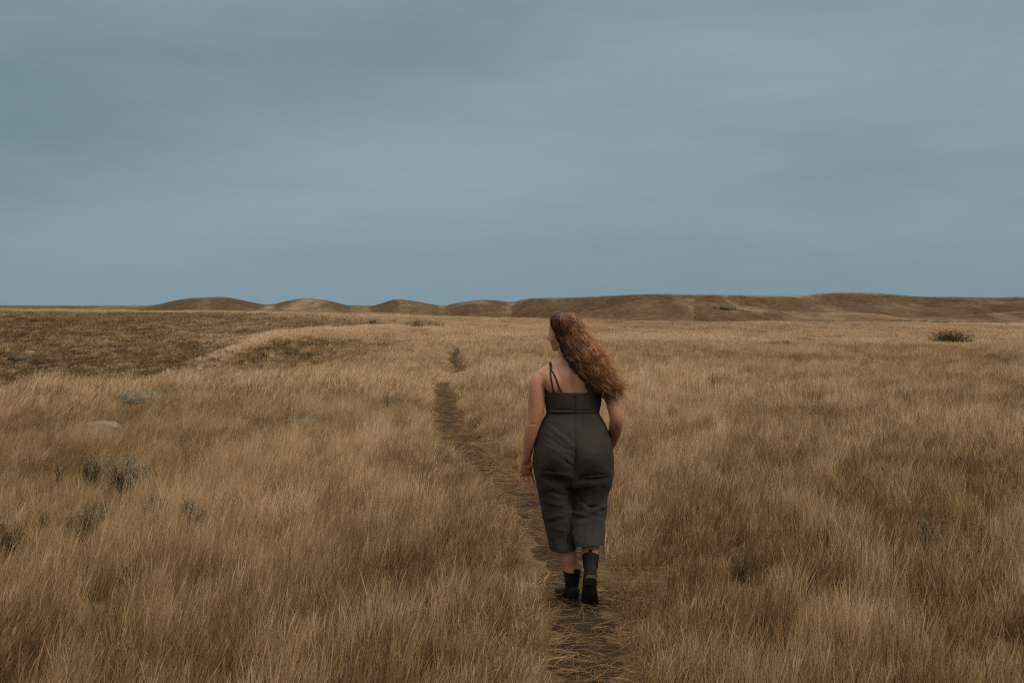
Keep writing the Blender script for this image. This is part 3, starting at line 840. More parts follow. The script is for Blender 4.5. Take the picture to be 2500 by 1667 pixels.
def interp_rings(secs, step=0.012, **kw):
    """secs: list of (center xyz, a, back, front) ordered by z; smooth interpolation"""
    S = np.array([[*c, a, b, f] for c, a, b, f in secs], float)
    out = []
    for i in range(len(S) - 1):
        n = max(1, int(abs(S[i + 1, 2] - S[i, 2]) / step))
        for k in range(n):
            s = catmull(S[max(i - 1, 0)], S[i], S[i + 1], S[min(i + 2, len(S) - 1)], k / n)
            out.append(hring(s[:3], s[3], s[4], s[5], **kw))
    s = S[-1]; out.append(hring(s[:3], s[3], s[4], s[5], **kw))
    return out

def tube(bm, pts, n=20, ref=None, round_ends=True):
    """pts: list of (xyz, ra, rb): ra across the reference direction, rb along it; smooth tapered limb"""
    P = np.array([[*p, a, b] for p, a, b in pts], float)
    S = []
    for i in range(len(P) - 1):
        L = np.linalg.norm(P[i + 1, :3] - P[i, :3]); k_ = max(2, int(L / 0.012))
        for k in range(k_):
            S.append(catmull(P[max(i - 1, 0)], P[i], P[i + 1], P[min(i + 2, len(P) - 1)], k / k_))
    S.append(P[-1]); S = np.array(S)
    T = np.gradient(S[:, :3], axis=0); T /= np.linalg.norm(T, axis=1)[:, None] + 1e-12
    ref = np.array(ref if ref is not None else (0, 1, 0), float)
    t = np.linspace(0, 2 * math.pi, n, endpoint=False)
    rings = []
    def ring(c, tt, a, b):
        e1 = ref - tt * ref.dot(tt); e1 /= np.linalg.norm(e1) + 1e-9
        e2 = np.cross(tt, e1)
        return c + np.cos(t)[:, None] * e2 * a + np.sin(t)[:, None] * e1 * b
    if round_ends:
        for q in (80, 60, 40, 20):
            rings.append(ring(S[0, :3] - T[0] * math.sin(R(q)) * min(S[0, 3], S[0, 4]), T[0], S[0, 3] * math.cos(R(q)), S[0, 4] * math.cos(R(q))))
    for s, tt in zip(S, T): rings.append(ring(s[:3], tt, s[3], s[4]))
    if round_ends:
        for q in (20, 40, 60, 80):
            rings.append(ring(S[-1, :3] + T[-1] * math.sin(R(q)) * min(S[-1, 3], S[-1, 4]), T[-1], S[-1, 3] * math.cos(R(q)), S[-1, 4] * math.cos(R(q))))
    loft(bm, rings)

def ball(bm, c, rx, ry, rz, rot=None):
    m = Matrix.Translation(Vector(c)) @ (rot.to_4x4() if rot else Matrix()) @ Matrix.Diagonal((rx, ry, rz, 1))
    bmesh.ops.create_icosphere(bm, subdivisions=3, radius=1, matrix=m)

def remeshed(name, bm, voxel, smooth=6, mats=None, parent=None, factor=0.5):
    bmesh.ops.recalc_face_normals(bm, faces=bm.faces)
    me = bpy.data.meshes.new(name + "_src"); bm.to_mesh(me); bm.free()
    o = bpy.data.objects.new(name + "_src", me); COL.objects.link(o)
    m = o.modifiers.new("r", 'REMESH'); m.mode = 'VOXEL'; m.voxel_size = voxel
    if smooth:
        s = o.modifiers.new("s", 'SMOOTH'); s.iterations = smooth; s.factor = factor
    dg = bpy.context.evaluated_depsgraph_get()
    me2 = bpy.data.meshes.new_from_object(o.evaluated_get(dg))
    bpy.data.objects.remove(o); bpy.data.meshes.remove(me)
    me2.name = name
    me2.materials.clear()
    for k in (mats or []): me2.materials.append(k)
    me2.polygons.foreach_set('use_smooth', [True] * len(me2.polygons))
    r = bpy.data.objects.new(name, me2); COL.objects.link(r)
    if parent:
        r.parent = parent; r.matrix_parent_inverse = Matrix.Translation(-Vector(parent.location))
    return r

# --- materials
m_skin, n_, l_, b_ = newmat("skin", 0.50, 0.35)
f1 = noise_tex(n_, l_, 9, 4, 0.6)
c1 = ramp(n_, l_, f1, [(0.3, (0.37, 0.180, 0.098)), (0.7, (0.455, 0.238, 0.140))])
vc = n_.new('ShaderNodeAttribute'); vc.attribute_name = 'flush'
c1 = mixc(n_, l_, vc.outputs['Fac'], c1, (0.36, 0.140, 0.078))
f2 = noise_tex(n_, l_, 160, 3, 0.6)
c2 = ramp(n_, l_, f2, [(0.52, 1.0), (0.72, 0.80)])
l_.new(mixc(n_, l_, 1.0, c1, c2, 'MULTIPLY'), b_.inputs['Base Color'])
b_.inputs['Subsurface Weight'].default_value = 0.12
b_.inputs['Subsurface Radius'].default_value = (0.012, 0.004, 0.002)
b_.inputs['Subsurface Scale'].default_value = 1.0

m_suit, n_, l_, b_ = newmat("suit_cloth", 0.92, 0.10)
f1 = noise_tex(n_, l_, 7, 4, 0.6)
c1 = ramp(n_, l_, f1, [(0.3, (0.029, 0.0265, 0.021)), (0.7, (0.041, 0.038, 0.031))])
f2 = noise_tex(n_, l_, 220, 3, 0.8, stretch=(1, 1, 0.18))
c2 = ramp(n_, l_, f2, [(0.35, 0.86), (0.65, 1.13)])
l_.new(mixc(n_, l_, 1.0, c1, c2, 'MULTIPLY'), b_.inputs['Base Color'])
b_.inputs['Sheen Weight'].default_value = 0.0
bump(n_, l_, b_, f2, 0.25, 0.003)

m_boot, n_, l_, b_ = newmat("boot_leather", 0.62, 0.10)
c1 = ramp(n_, l_, noise_tex(n_, l_, 14, 5, 0.65), [(0.3, (0.007, 0.0055, 0.0045)), (0.6, (0.013, 0.010, 0.0075)), (0.8, (0.030, 0.021, 0.013))])
l_.new(c1, b_.inputs['Base Color'])
m_elastic, n_, l_, b_ = newmat("boot_elastic", 0.9, 0.1); b_.inputs['Base Color'].default_value = (0.012, 0.011, 0.011, 1)
m_sole, n_, l_, b_ = newmat("boot_sole", 0.85, 0.15)
c1 = ramp(n_, l_, noise_tex(n_, l_, 22, 5, 0.7), [(0.35, (0.010, 0.008, 0.006)), (0.75, (0.032, 0.023, 0.015))])
l_.new(c1, b_.inputs['Base Color'])
m_heel, n_, l_, b_ = newmat("heel_block", 0.8, 0.15)
c1 = ramp(n_, l_, noise_tex(n_, l_, 30, 4, 0.6), [(0.3, (0.032, 0.024, 0.016)), (0.7, (0.065, 0.048, 0.031))])
l_.new(c1, b_.inputs['Base Color'])
m_hair, n_, l_, b_ = newmat("auburn_hair", 0.42, 0.45)
at = n_.new('ShaderNodeAttribute'); at.attribute_name = 'hv'
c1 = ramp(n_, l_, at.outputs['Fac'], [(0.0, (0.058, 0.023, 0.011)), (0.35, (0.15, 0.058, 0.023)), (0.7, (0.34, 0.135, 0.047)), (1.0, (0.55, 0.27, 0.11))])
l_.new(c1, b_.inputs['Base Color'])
m_haircore, n_, l_, b_ = newmat("hair_depth", 0.8, 0.1); b_.inputs['Base Color'].default_value = (0.075, 0.028, 0.012, 1)
m_eye, n_, l_, b_ = newmat("eye", 0.2, 0.5); b_.inputs['Base Color'].default_value = (0.6, 0.58, 0.55, 1)
m_dark, n_, l_, b_ = newmat("zip_dark", 0.6, 0.3); b_.inputs['Base Color'].default_value = (0.012, 0.012, 0.012, 1)

YB = 5.78       # depth of the body's centre plane
person = empty("person", (0.36, 5.68, -0.01))
tag(person, "woman with long curly auburn hair in a dark jumpsuit walking away on the path", "person")

def sec(py, L, Rr, back, front, Y=YB, surf=None):
    """section whose left/right silhouette edges are at photo px L, Rr"""
    c = WP((L + Rr) / 2, py, Y)
    return (c, (Rr - L) / 2 / F * Y, back, front)

# ---------------- skin body: torso, neck, head, arms with hands, lower legs: one surface
bm = bmesh.new()
torso = [sec(1160, 1330, 1470, .10, .10), sec(1137, 1315, 1485, .145, .12), sec(1090, 1316, 1484, .155, .13), sec(1048, 1328, 1472, .115, .12), sec(1010, 1341, 1456, .085, .10),
         sec(980, 1337, 1462, .088, .12), sec(958, 1331, 1467, .094, .150), sec(935, 1322, 1481, .100, .125), sec(916, 1318, 1490, .098, .105),
         sec(903, 1322, 1482, .086, .085), sec(893, 1334, 1464, .072, .072), sec(882, 1350, 1434, .060, .062), sec(872, 1359, 1416, .052, .057), sec(862, 1362, 1409, .05, .055, YB), sec(845, 1362, 1408, .05, .055, YB)]
loft(bm, interp_rings(torso, 0.01))
# trapezius / shoulder line
def wp(px, py, dy=0.0): return WP(px, py, YB + dy)
tube(bm, [(wp(1376, 884, 0.0), .030, .045), (wp(1350, 897, 0.0), .034, .050), (wp(1325, 915, .0), .040, .055)], ref=(0, 1, 0))
tube(bm, [(wp(1398, 884, 0.0), .030, .045), (wp(1436, 897, 0.0), .034, .050), (wp(1476, 912, .0), .040, .055)], ref=(0, 1, 0))
# shoulder blades
ball(bm, wp(1352, 932, -0.058), .060, .045, .075, Matrix.Rotation(R(-12), 3, 'Y'))
ball(bm, wp(1455, 932, -0.058), .060, .045, .075, Matrix.Rotation(R(12), 3, 'Y'))
# left arm hanging, palm turned back
tube(bm, [(wp(1325, 920, -.0), .050, .055), (wp(1314, 938, -.01), .053, .058), (wp(1311, 968, -.02), .050, .060), (wp(1309, 1000, -.03), .046, .054), (wp(1305, 1026, -.035), .041, .045),
          (wp(1299, 1046, -.032), .040, .042), (wp(1294, 1070, -.02), .037, .039), (wp(1289, 1098, .00), .030, .033), (wp(1285.5, 1122, .02), .021, .028)], n=24)
# right arm: bent, forearm goes forward in front of the hip
tube(bm, [(wp(1480, 918, .0), .050, .055), (wp(1492, 938, -.01), .053, .058), (wp(1498, 968, -.03), .053, .060), (wp(1503, 1000, -.05), .046, .050), (wp(1505, 1020, -.055), .040, .044),
          (wp(1504, 1040, -.02), .040, .040), (wp(1499, 1060, .05), .037, .037), (wp(1492, 1082, .13), .031, .031), (wp(1485, 1098, .19), .023, .027)], n=24, ref=(0, 1, 0.001))
ball(bm, wp(1511, 1020, -.070), .020, .022, .024)

def hand(bm, wrist, d, pal, side, curl, scale=1.0):
    """d: direction of the fingers, pal: palm normal (the way the palm faces), side: towards the thumb"""
    d, pal, side = [np.array(v, float) / np.linalg.norm(v) for v in (d, pal, side)]
    s = scale
    tube(bm, [(wrist - d * .01, .026 * s, .019 * s), (wrist + d * .035 * s, .034 * s, .015 * s), (wrist + d * .085 * s, .041 * s, .013 * s)], n=16, ref=pal)
    ball(bm, wrist + d * .035 * s + side * .020 * s + pal * .009 * s, .017 * s, .015 * s, .022 * s)
    for k, (off, L, r) in enumerate([(.032, .072, .0086), (.0108, .081, .0088), (-.0108, .075, .0085), (-.031, .059, .0077)]):
        p = wrist + d * (.086 - abs(off) * .18) * s + side * off * s
        a = 0.20 * off / .03; dirn = d * math.cos(a) + side * math.sin(a)
        pts = [(p - dirn * .02, r * s, r * s)]
        q = p.copy(); ang = curl * (0.6 + 0.25 * k)
        for j, fr in enumerate((.45, .32, .23)):
            e = dirn * math.cos(ang) + pal * math.sin(ang)
            pts.append((q.copy(), r * s * (1 - .06 * j), r * s * (1 - .06 * j)))
            q = q + e * L * fr * s; ang += curl
        pts.append((q, r * .78 * s, r * .78 * s))
        tube(bm, pts, n=10, ref=pal)
    t0 = wrist + d * .022 * s + side * .026 * s + pal * .006 * s
    t1 = t0 + (d * .6 + side * .6 + pal * .35) * .036 * s
    t2 = t1 + (d * .85 + side * .30 + pal * .35) * .033 * s
    t3 = t2 + (d * .95 + side * .05 + pal * .3) * .024 * s
    tube(bm, [(t0, .014 * s, .013 * s), (t1, .0115 * s, .0115 * s), (t2, .010 * s, .010 * s), (t3, .0082 * s, .0082 * s)], n=10, ref=pal)

hand(bm, wp(1285, 1122, .02), (-.02, .20, -1), (.25, -1, -.1), (1, .25, .0), .22, 0.98)
hand(bm, wp(1485, 1098, .19), (-.25, .75, -.6), (-1, -.1, .2), (.1, .55, .8), .38, 0.98)

# head: turned left (about 62 degrees) and tilted slightly down
hc = wp(1377.5, 812, 0.012)
yaw = R(62); pit = R(-8)
HS = 0.90
RH = (Matrix.Rotation(yaw, 3, 'Z') @ Matrix.Rotation(pit, 3, 'X'))      # local: +Y = face direction, +X = her right... mirrored is fine
def hp(x, y, z): return np.array(RH @ Vector((x, y, z))) * HS + hc
ball(bm, hp(0, -.012, .030), .077, .096, .086, RH)          # cranium
ball(bm, hp(0, .040, -.010), .062, .058, .085, RH)          # face mass
ball(bm, hp(0, .048, -.062), .046, .046, .042, RH)          # jaw
ball(bm, hp(0, .080, -.092), .021, .018, .017, RH)          # chin
ball(bm, hp(0, .066, .042), .050, .026, .034, RH)           # brow
for s_ in (-1, 1):
    ball(bm, hp(s_ * .034, .070, -.030), .024, .022, .026, RH)   # cheeks
    ball(bm, hp(s_ * .078, -.004, -.012), .008, .019, .031, RH)  # ears
    tube(bm, [(hp(s_ * .050, .010, -.070), .016, .018), (hp(s_ * .018, .070, -.096), .014, .014)], n=10)
tube(bm, [(hp(0, .094, .020), .010, .010), (hp(0, .105, -.002), .011, .011), (hp(0, .117, -.022), .013, .012)], n=10)   # nose
for s_ in (-1, 1): ball(bm, hp(s_ * .011, .106, -.026), .009, .010, .008, RH)
tube(bm, [(hp(-.022, .088, -.055), .006, .005), (hp(0, .099, -.053), .008, .007), (hp(.022, .088, -.055), .006, .005)], n=8, ref=(0, 0, 1))
tube(bm, [(hp(-.018, .088, -.066), .006, .006), (hp(0, .097, -.067), .008, .008), (hp(.018, .088, -.066), .006, .006)], n=8, ref=(0, 0, 1))
tube(bm, [(wp(1385, 885, .0), .054, .052), (hp(0, -.018, -.075), .052, .052), (hp(0, -.01, -.03), .055, .055)], n=24)     # neck
# legs (thigh stubs inside the suit, calves and feet in the boots)
LKN = WP(1372, 1262, 5.80); LAN = np.array([(1396 - 1250) / F * 5.76, 5.762, .10])
tube(bm, [(WP(1358, 1150, 5.79), .080, .085), (LKN + [0, -.0, .10], .066, .068), (LKN, .055, .058), (WP(1380, 1320, 5.775), .048, .054), (WP(1384.5, 1352, 5.765), .0535, .057), (WP(1392, 1385, 5.765), .042, .046), (LAN, .032, .042)], n=24)
RKN = WP(1440, 1243, 5.86)
RAN = WP(1441, 1396, 5.615)
SH = (RKN - RAN); SH /= np.linalg.norm(SH)
tube(bm, [(WP(1440, 1150, 5.79), .080, .085), (RKN + [0, -.02, .10], .066, .068), (RKN, .055, .056), (RAN + SH * .24 + [0, -.01, 0], .057, .060), (RAN + SH * .15 + [0, -.005, 0], .051, .053), (RAN + SH * .08, .037, .040), (RAN, .031, .036)], n=24)
body = remeshed("body", bm, 0.0042, 7, [m_skin], person)
# eyes and brows
for s_ in (-1, 1):
    b2 = bmesh.new(); ball(b2, hp(s_ * .031, .0775, .005), .0105, .0105, .0085)
    me = bpy.data.meshes.new("eye"); b2.to_mesh(me); b2.free(); me.materials.append(m_eye)
    e_ = bpy.data.objects.new("eye", me); COL.objects.link(e_); e_.parent = person; e_.matrix_parent_inverse = Matrix.Translation(-person.location)
    b2 = bmesh.new(); tube(b2, [(hp(s_ * .014, .0915, .029), .002, .002), (hp(s_ * .034, .0875, .035), .0025, .002), (hp(s_ * .050, .074, .029), .0015, .0015)], n=6)
    me = bpy.data.meshes.new("eyebrow"); b2.to_mesh(me); b2.free(); me.materials.append(m_haircore)
    e_ = bpy.data.objects.new("eyebrow", me); COL.objects.link(e_); e_.parent = person; e_.matrix_parent_inverse = Matrix.Translation(-person.location)

for s_ in (-1, 1):
    b2 = bmesh.new(); tube(b2, [(hp(s_ * .018, .0865, .010), .0018, .0016), (hp(s_ * .032, .0905, .0125), .0026, .0024), (hp(s_ * .045, .0805, .009), .0020, .0018)], n=6)
    me = bpy.data.meshes.new("eyelashes"); b2.to_mesh(me); b2.free(); me.materials.append(m_haircore)
    e_ = bpy.data.objects.new("eyelashes", me); COL.objects.link(e_); e_.parent = person; e_.matrix_parent_inverse = Matrix.Translation(-person.location)

def fold_verts(o, folds, kmax=-1):
    """folds: (px0,py0,px1,py1,width px,depth m) read as creases on the surface facing the camera; displaced along normals"""
    me = o.data; n = len(me.vertices)
    co = np.empty(n * 3); me.vertices.foreach_get('co', co); co = co.reshape(-1, 3)
    no = np.empty(n * 3); me.vertices.foreach_get('normal', no); no = no.reshape(-1, 3)
    px = 1250 + co[:, 0] / co[:, 1] * F; py = 750 - (co[:, 2] - CAMZ) / co[:, 1] * F
    disp = np.zeros(n)
    for (x0, y0, x1, y1, w, dep) in folds:
        dx, dy_ = x1 - x0, y1 - y0; L2 = dx * dx + dy_ * dy_
        t = ((px - x0) * dx + (py - y0) * dy_) / L2
        tc_ = np.clip(t, 0, 1)
        d = np.hypot(px - x0 - tc_ * dx, py - y0 - tc_ * dy_)
        fade = np.clip(1 - np.abs(2 * tc_ - 1) ** 3, 0, 1)
        fade = np.where((t < 0) | (t > 1), 0, fade)
        disp += dep * np.exp(-(d / w) ** 2) * fade
    back = np.clip(-no[:, 1] * 2.0, 0, 1)
    co += no * (disp * back)[:, None]
    me.vertices.foreach_set('co', co.ravel()); me.update()
    return co, no, px, py

# spine groove, blades, elbow creases, armpit crease
co_, no_, px_, py_ = fold_verts(body, [(1400, 890, 1403, 1010, 9, -.009), (1292, 1035, 1312, 1036, 2.2, -.003), (1331, 930, 1334, 962, 3, -.008), (1473, 935, 1470, 962, 3, -.008), (1368, 888, 1390, 905, 8, -.003)])
fl = np.clip(sstep(1342, 1300, px_) * 0.55 + sstep(1110, 1150, py_) * (px_ < 1310) * 0.6, 0, 0.8) * (py_ < 1260)
fl += 0.35 * (px_ > 1480) * (py_ < 1260) * sstep(1000, 1040, py_)
fl += 0.4 * np.exp(-((px_ - 1350) / 14) ** 2 - ((py_ - 838) / 12) ** 2)
a_ = body.data.attributes.new('flush', 'FLOAT', 'POINT'); a_.data.foreach_set('value', np.clip(fl, 0, 1).astype(np.float32))

# ---------------- jumpsuit
bm = bmesh.new()
suit = [sec(940, 1327, 1471, .110, .152), sec(959, 1330, 1468, .108, .158), sec(982, 1332, 1466.5, .104, .158), sec(1000, 1334.5, 1463, .098, .135), sec(1009, 1336, 1461, .097, .122), sec(1015, 1332, 1465, .100, .120),
        sec(1024, 1327, 1471, .108, .124), sec(1048, 1316, 1483, .140, .140), sec(1075, 1309, 1491, .165, .15), sec(1104, 1304.5, 1496, .176, .15), sec(1137, 1303.5, 1497, .174, .15), sec(1160, 1305, 1495, .165, .145), sec(1180, 1310, 1490, .130, .13)]
loft(bm, interp_rings(suit, 0.012))
# buttocks

lleg = [sec(1120, 1304, 1400, .14, .13, 5.78), sec(1165, 1307, 1399, .155, .135, 5.785), sec(1192, 1312, 1399, .140, .13, 5.79), sec(1231, 1321, 1397, .122, .12, 5.795), sec(1271, 1328, 1399, .112, .11, 5.795),
        sec(1314, 1337, 1403, .106, .10, 5.80), sec(1342, 1345, 1407, .104, .095, 5.795), sec(1375, 1350, 1410, .100, .095, 5.79)]
loft(bm, interp_rings(lleg, 0.012))
rleg = [sec(1120, 1400, 1496, .14, .13, 5.78), sec(1165, 1394, 1494, .150, .14, 5.80), sec(1192, 1391, 1488, .142, .135, 5.82), sec(1215, 1388, 1482, .138, .125, 5.83), sec(1243, 1386, 1479, .135, .115, 5.825),
        sec(1274, 1388, 1477, .130, .11, 5.79), sec(1300, 1393, 1475.5, .122, .11, 5.75), sec(1325, 1402, 1473, .108, .100, 5.705), sec(1345, 1409, 1470, .098, .092, 5.685), sec(1385, 1416, 1470, .09, .09, 5.65)]
loft(bm, interp_rings(rleg, 0.012))
jump = remeshed("jumpsuit", bm, 0.0058, 14, [m_suit], person)
FOLDS = [
 # diagonal pulls on the left buttock towards the centre seam
 (1340, 1040, 1402, 1092, 4, .007), (1348, 1036, 1404, 1078, 3, -.005), (1330, 1063, 1400, 1106, 4, -.005), (1322, 1084, 1372, 1102, 3, .005), (1335, 1026, 1378, 1034, 3, .004),
 (1375, 1108, 1402, 1135, 3, .006), (1372, 1118, 1398, 1140, 3, -.006), (1380, 1095, 1403, 1112, 3, .005),
 # centre seam and cleft
 (1404.5, 1012, 1404.5, 1165, 2.2, -.006), (1403, 1090, 1399, 1180, 9, -.018), (1396, 1165, 1387, 1250, 4, -.018), (1386, 1235, 1402, 1335, 2.5, -.006),
 # under the buttocks
 (1325, 1152, 1396, 1160, 4, .006), (1318, 1166, 1396, 1176, 12, -.020), (1405, 1168, 1490, 1164, 10, -.018), (1425, 1168, 1486, 1160, 3, .008), (1400, 1176, 1470, 1172, 5, -.008),
 (1330, 1146, 1360, 1151, 3, -.006),
 # right leg: big pouch behind the bent knee
 (1397, 1180, 1412, 1225, 5, .010), (1412, 1225, 1440, 1246, 5, .012), (1440, 1249, 1480, 1232, 5, .016), (1402, 1195, 1424, 1236, 5, -.012), (1425, 1238, 1470, 1240, 5, -.016),
 (1388, 1248, 1432, 1258, 4, .010), (1395, 1268, 1440, 1262, 4, -.007), (1392, 1244, 1402, 1290, 5, .008), (1400, 1280, 1450, 1274, 4, .004), (1440, 1258, 1478, 1262, 4, -.006),
 (1396, 1290, 1412, 1330, 4, .007), (1428, 1285, 1436, 1330, 5, .004),
 # left leg
 (1388, 1180, 1380, 1260, 5, .007), (1340, 1198, 1388, 1212, 5, -.006), (1330, 1222, 1380, 1236, 5, .005), (1333, 1264, 1376, 1256, 4, .004), (1335, 1276, 1384, 1266, 5, -.004),
 (1338, 1288, 1390, 1296, 4, .005), (1376, 1270, 1392, 1335, 5, -.006), (1350, 1300, 1360, 1340, 5, .005),
 # bodice: waist gathers
 (1336, 1004, 1380, 1006, 2.5, .005), (1350, 1000, 1400, 1001, 2.5, -.005), (1338, 1009.5, 1462, 1010, 2.2, -.008), (1365, 1004, 1402, 1005, 2.5, .004), (1404, 1003, 1450, 1002, 2.5, -.003),
 (1404.5, 958, 1404.5, 1008, 1.6, -.004), (1446, 1015, 1452, 1064, 1.6, -.004), (1361, 1015, 1354, 1060, 1.6, -.003),
]
co_, no_, px_, py_ = fold_verts(jump, FOLDS)
# fullness of the seat
full = .040 * (np.exp(-((px_ - 1355) / 36) ** 2 - ((py_ - 1112) / 46) ** 2) + np.exp(-((px_ - 1448) / 36) ** 2 - ((py_ - 1112) / 46) ** 2))
co_[:, 1] -= full * np.clip(-no_[:, 1] * 1.6, 0, 1)
# fine natural crumple
me = jump.data
cr = (fbm(co_[:, 0] * 22 + co_[:, 1] * 9, co_[:, 2] * 26, 3) - .5) * 0.008 + (fbm(co_[:, 0] * 9 + 4, co_[:, 2] * 12 + co_[:, 1] * 6, 2) - .5) * 0.010
co_ += no_ * (cr * sstep(1000, 1060, py_) * 0.8)[:, None]
me.vertices.foreach_set('co', co_.ravel()); me.update()
# cut the openings clean: neckline and both hems
bm = bmesh.new(); bm.from_mesh(me)
def cut(bm, p, nrm, xr=None, zmax=None):
    geom = list(bm.verts) + list(bm.edges) + list(bm.faces)
    if xr is not None:
        fs = [f for f in bm.faces if xr[0] <= 1250 + F * f.calc_center_median().x / f.calc_center_median().y <= xr[1] and f.calc_center_median().z < zmax]
        vs = set(v for f in fs for v in f.verts); es = set(e for f in fs for e in f.edges)
        geom = list(vs) + list(es) + fs
    r = bmesh.ops.bisect_plane(bm, geom=geom, dist=1e-5, plane_co=Vector(p), plane_no=Vector(nrm), clear_outer=False, clear_inner=False)
    nr = Vector(nrm).normalized(); p = Vector(p)
    kill = []
    for f in bm.faces:
        c = f.calc_center_median()
        if (c - p).dot(nr) > 1e-6 and (xr is None or (xr[0] <= 1250 + F * c.x / c.y <= xr[1] and c.z < zmax)): kill.append(f)
    bmesh.ops.delete(bm, geom=kill, context='FACES')
top = WP(1404, 959, YB - .11)
cut(bm, top, (0, -.06, 1))
# hems: nearest points between the legs decide the x split
xs = 1406.5
lh = WP(1378, 1349, 5.68); cut(bm, lh, (0.06, .03, -1), (0, xs), .42)
rh = WP(1440, 1333, 5.60); cut(bm, rh, (0.04, -.22, -.97), (xs, 9999), .42)
bm.to_mesh(me); bm.free()
me.polygons.foreach_set('use_smooth', [True] * len(me.polygons))
so = jump.modifiers.new("thickness", 'SOLIDIFY'); so.thickness = 0.004; so.offset = 1

def back_strip(name, pts, w, mat, parent, target, lift=0.004, thick=0.003, th=None):
    """a narrow ribbon laid on the back of target along photo px points"""
    from mathutils.bvhtree import BVHTree
    bt = BVHTree.FromObject(target, bpy.context.evaluated_depsgraph_get())
    P = smooth_poly([(a, b) for a, b in pts], 10) if len(pts) > 2 else np.array([np.array(pts[0]) * (1 - t) + np.array(pts[1]) * t for t in np.linspace(0, 1, 24)])
    b2 = bmesh.new(); rows = []
    o = Vector((0, 0, CAMZ))
    C_, Nn = [], []
    for (a, b) in P:
        d = Vector(((a - 1250) / F, 1, -(b - 750) / F)).normalized()
        loc, nr, _, _ = bt.ray_cast(o, d)
        if loc is None:
            if C_: continue
            loc = Vector(WP(a, b, YB - .05)); nr = Vector((0, -1, 0.2)).normalized()
        C_.append(loc + nr * lift); Nn.append(nr)
    for i, (c, nr) in enumerate(zip(C_, Nn)):
        t = (C_[min(i + 1, len(C_) - 1)] - C_[max(i - 1, 0)]).normalized(); sd_ = t.cross(nr).normalized()
        rows.append([b2.verts.new(c + sd_ * sx * w / 2 + nr * sn) for sx, sn in ((-1, 0), (-.8, thick), (.8, thick), (1, 0), (1, -thick), (-1, -thick))])
    for r0, r1 in zip(rows[:-1], rows[1:]):
        for i in range(6):
            b2.faces.new((r0[i], r0[(i + 1) % 6], r1[(i + 1) % 6], r1[i]))
    b2.faces.new(rows[0]); b2.faces.new(list(reversed(rows[-1])))
    bmesh.ops.recalc_face_normals(b2, faces=b2.faces)
    me = bpy.data.meshes.new(name); b2.to_mesh(me); b2.free(); me.materials.append(mat)
    e_ = bpy.data.objects.new(name, me); COL.objects.link(e_); e_.parent = parent
    e_.matrix_parent_inverse = Matrix.Translation(-person.location)
    return e_
bpy.context.view_layer.update()
from mathutils.bvhtree import BVHTree
def ribbon3d(name, pts3, w, thick, mat, parent, target, lift):
    bt = BVHTree.FromObject(target, bpy.context.evaluated_depsgraph_get())
    P = np.array(pts3, float); out = []
    for i in range(len(P) - 1):
        for k in range(8):
            out.append(catmull(P[max(i - 1, 0)], P[i], P[i + 1], P[min(i + 2, len(P) - 1)], k / 8))
    out.append(P[-1]); C_, Nn = [], []
    for p in out:
        loc, nr, _, dist = bt.find_nearest(Vector(p)); C_.append(loc + nr * lift); Nn.append(nr)
    for it in range(3):
        C_ = [C_[0]] + [(C_[i - 1] + C_[i] * 2 + C_[i + 1]) / 4 for i in range(1, len(C_) - 1)] + [C_[-1]]
        Nn = [Nn[0]] + [(Nn[i - 1] + Nn[i] * 2 + Nn[i + 1]).normalized() for i in range(1, len(Nn) - 1)] + [Nn[-1]]
    b2 = bmesh.new(); rows = []
    for i, (c, nr) in enumerate(zip(C_, Nn)):
        t = (C_[min(i + 1, len(C_) - 1)] - C_[max(i - 1, 0)]).normalized(); sd_ = t.cross(nr).normalized()
        rows.append([b2.verts.new(c + sd_ * sx * w / 2 + nr * sn) for sx, sn in ((-1, 0), (-.8, thick), (.8, thick), (1, 0), (1, -thick), (-1, -thick))])
    for r0, r1 in zip(rows[:-1], rows[1:]):
        for i in range(6): b2.faces.new((r0[i], r0[(i + 1) % 6], r1[(i + 1) % 6], r1[i]))
    b2.faces.new(rows[0]); b2.faces.new(list(reversed(rows[-1])))
    bmesh.ops.recalc_face_normals(b2, faces=b2.faces)
    me = bpy.data.meshes.new(name); b2.to_mesh(me); b2.free(); me.materials.append(mat)
    e_ = bpy.data.objects.new(name, me); COL.objects.link(e_); e_.parent = parent
    e_.matrix_parent_inverse = Matrix.Translation(-person.location)
for pts, fx in (([(1352, 962), (1347, 932), (1342, 905), (1339, 888)], 1352), ([(1372, 962), (1361, 934), (1350, 905), (1342, 888)], 1354),
                ([(1455, 962), (1462, 938), (1466, 911), (1467, 894)], 1452), ([(1436, 962), (1448, 938), (1458, 915), (1464, 894)], 1450)):
    P3 = [wp(a, b, -.10) for a, b in pts] + [wp(pts[-1][0], pts[-1][1] - 8, 0.0)] + [wp((pts[-1][0] + fx) / 2, 905, .10), wp(fx, 930, .13), wp(fx, 962, .15)]
    ribbon3d("strap", P3, .0095, .003, m_suit, person, body, .002)
zp = back_strip("zip", [(1404.5, 963), (1404.5, 1086)], .0035, m_dark, person, jump, .0015, .001)
back_strip("waist_seam", [(1338, 1010), (1370, 1011.5), (1404, 1012), (1436, 1011.5), (1461, 1010)], .004, m_suit, person, jump, .0005, .001)
b2 = bmesh.new(); ball(b2, WP(1404.5, 963, YB - .118), .004, .003, .006)
me = bpy.data.meshes.new("zip_pull"); b2.to_mesh(me); b2.free(); me.materials.append(m_heel)
e_ = bpy.data.objects.new("zip_pull", me); COL.objects.link(e_); e_.parent = person; e_.matrix_parent_inverse = Matrix.Translation(-person.location)

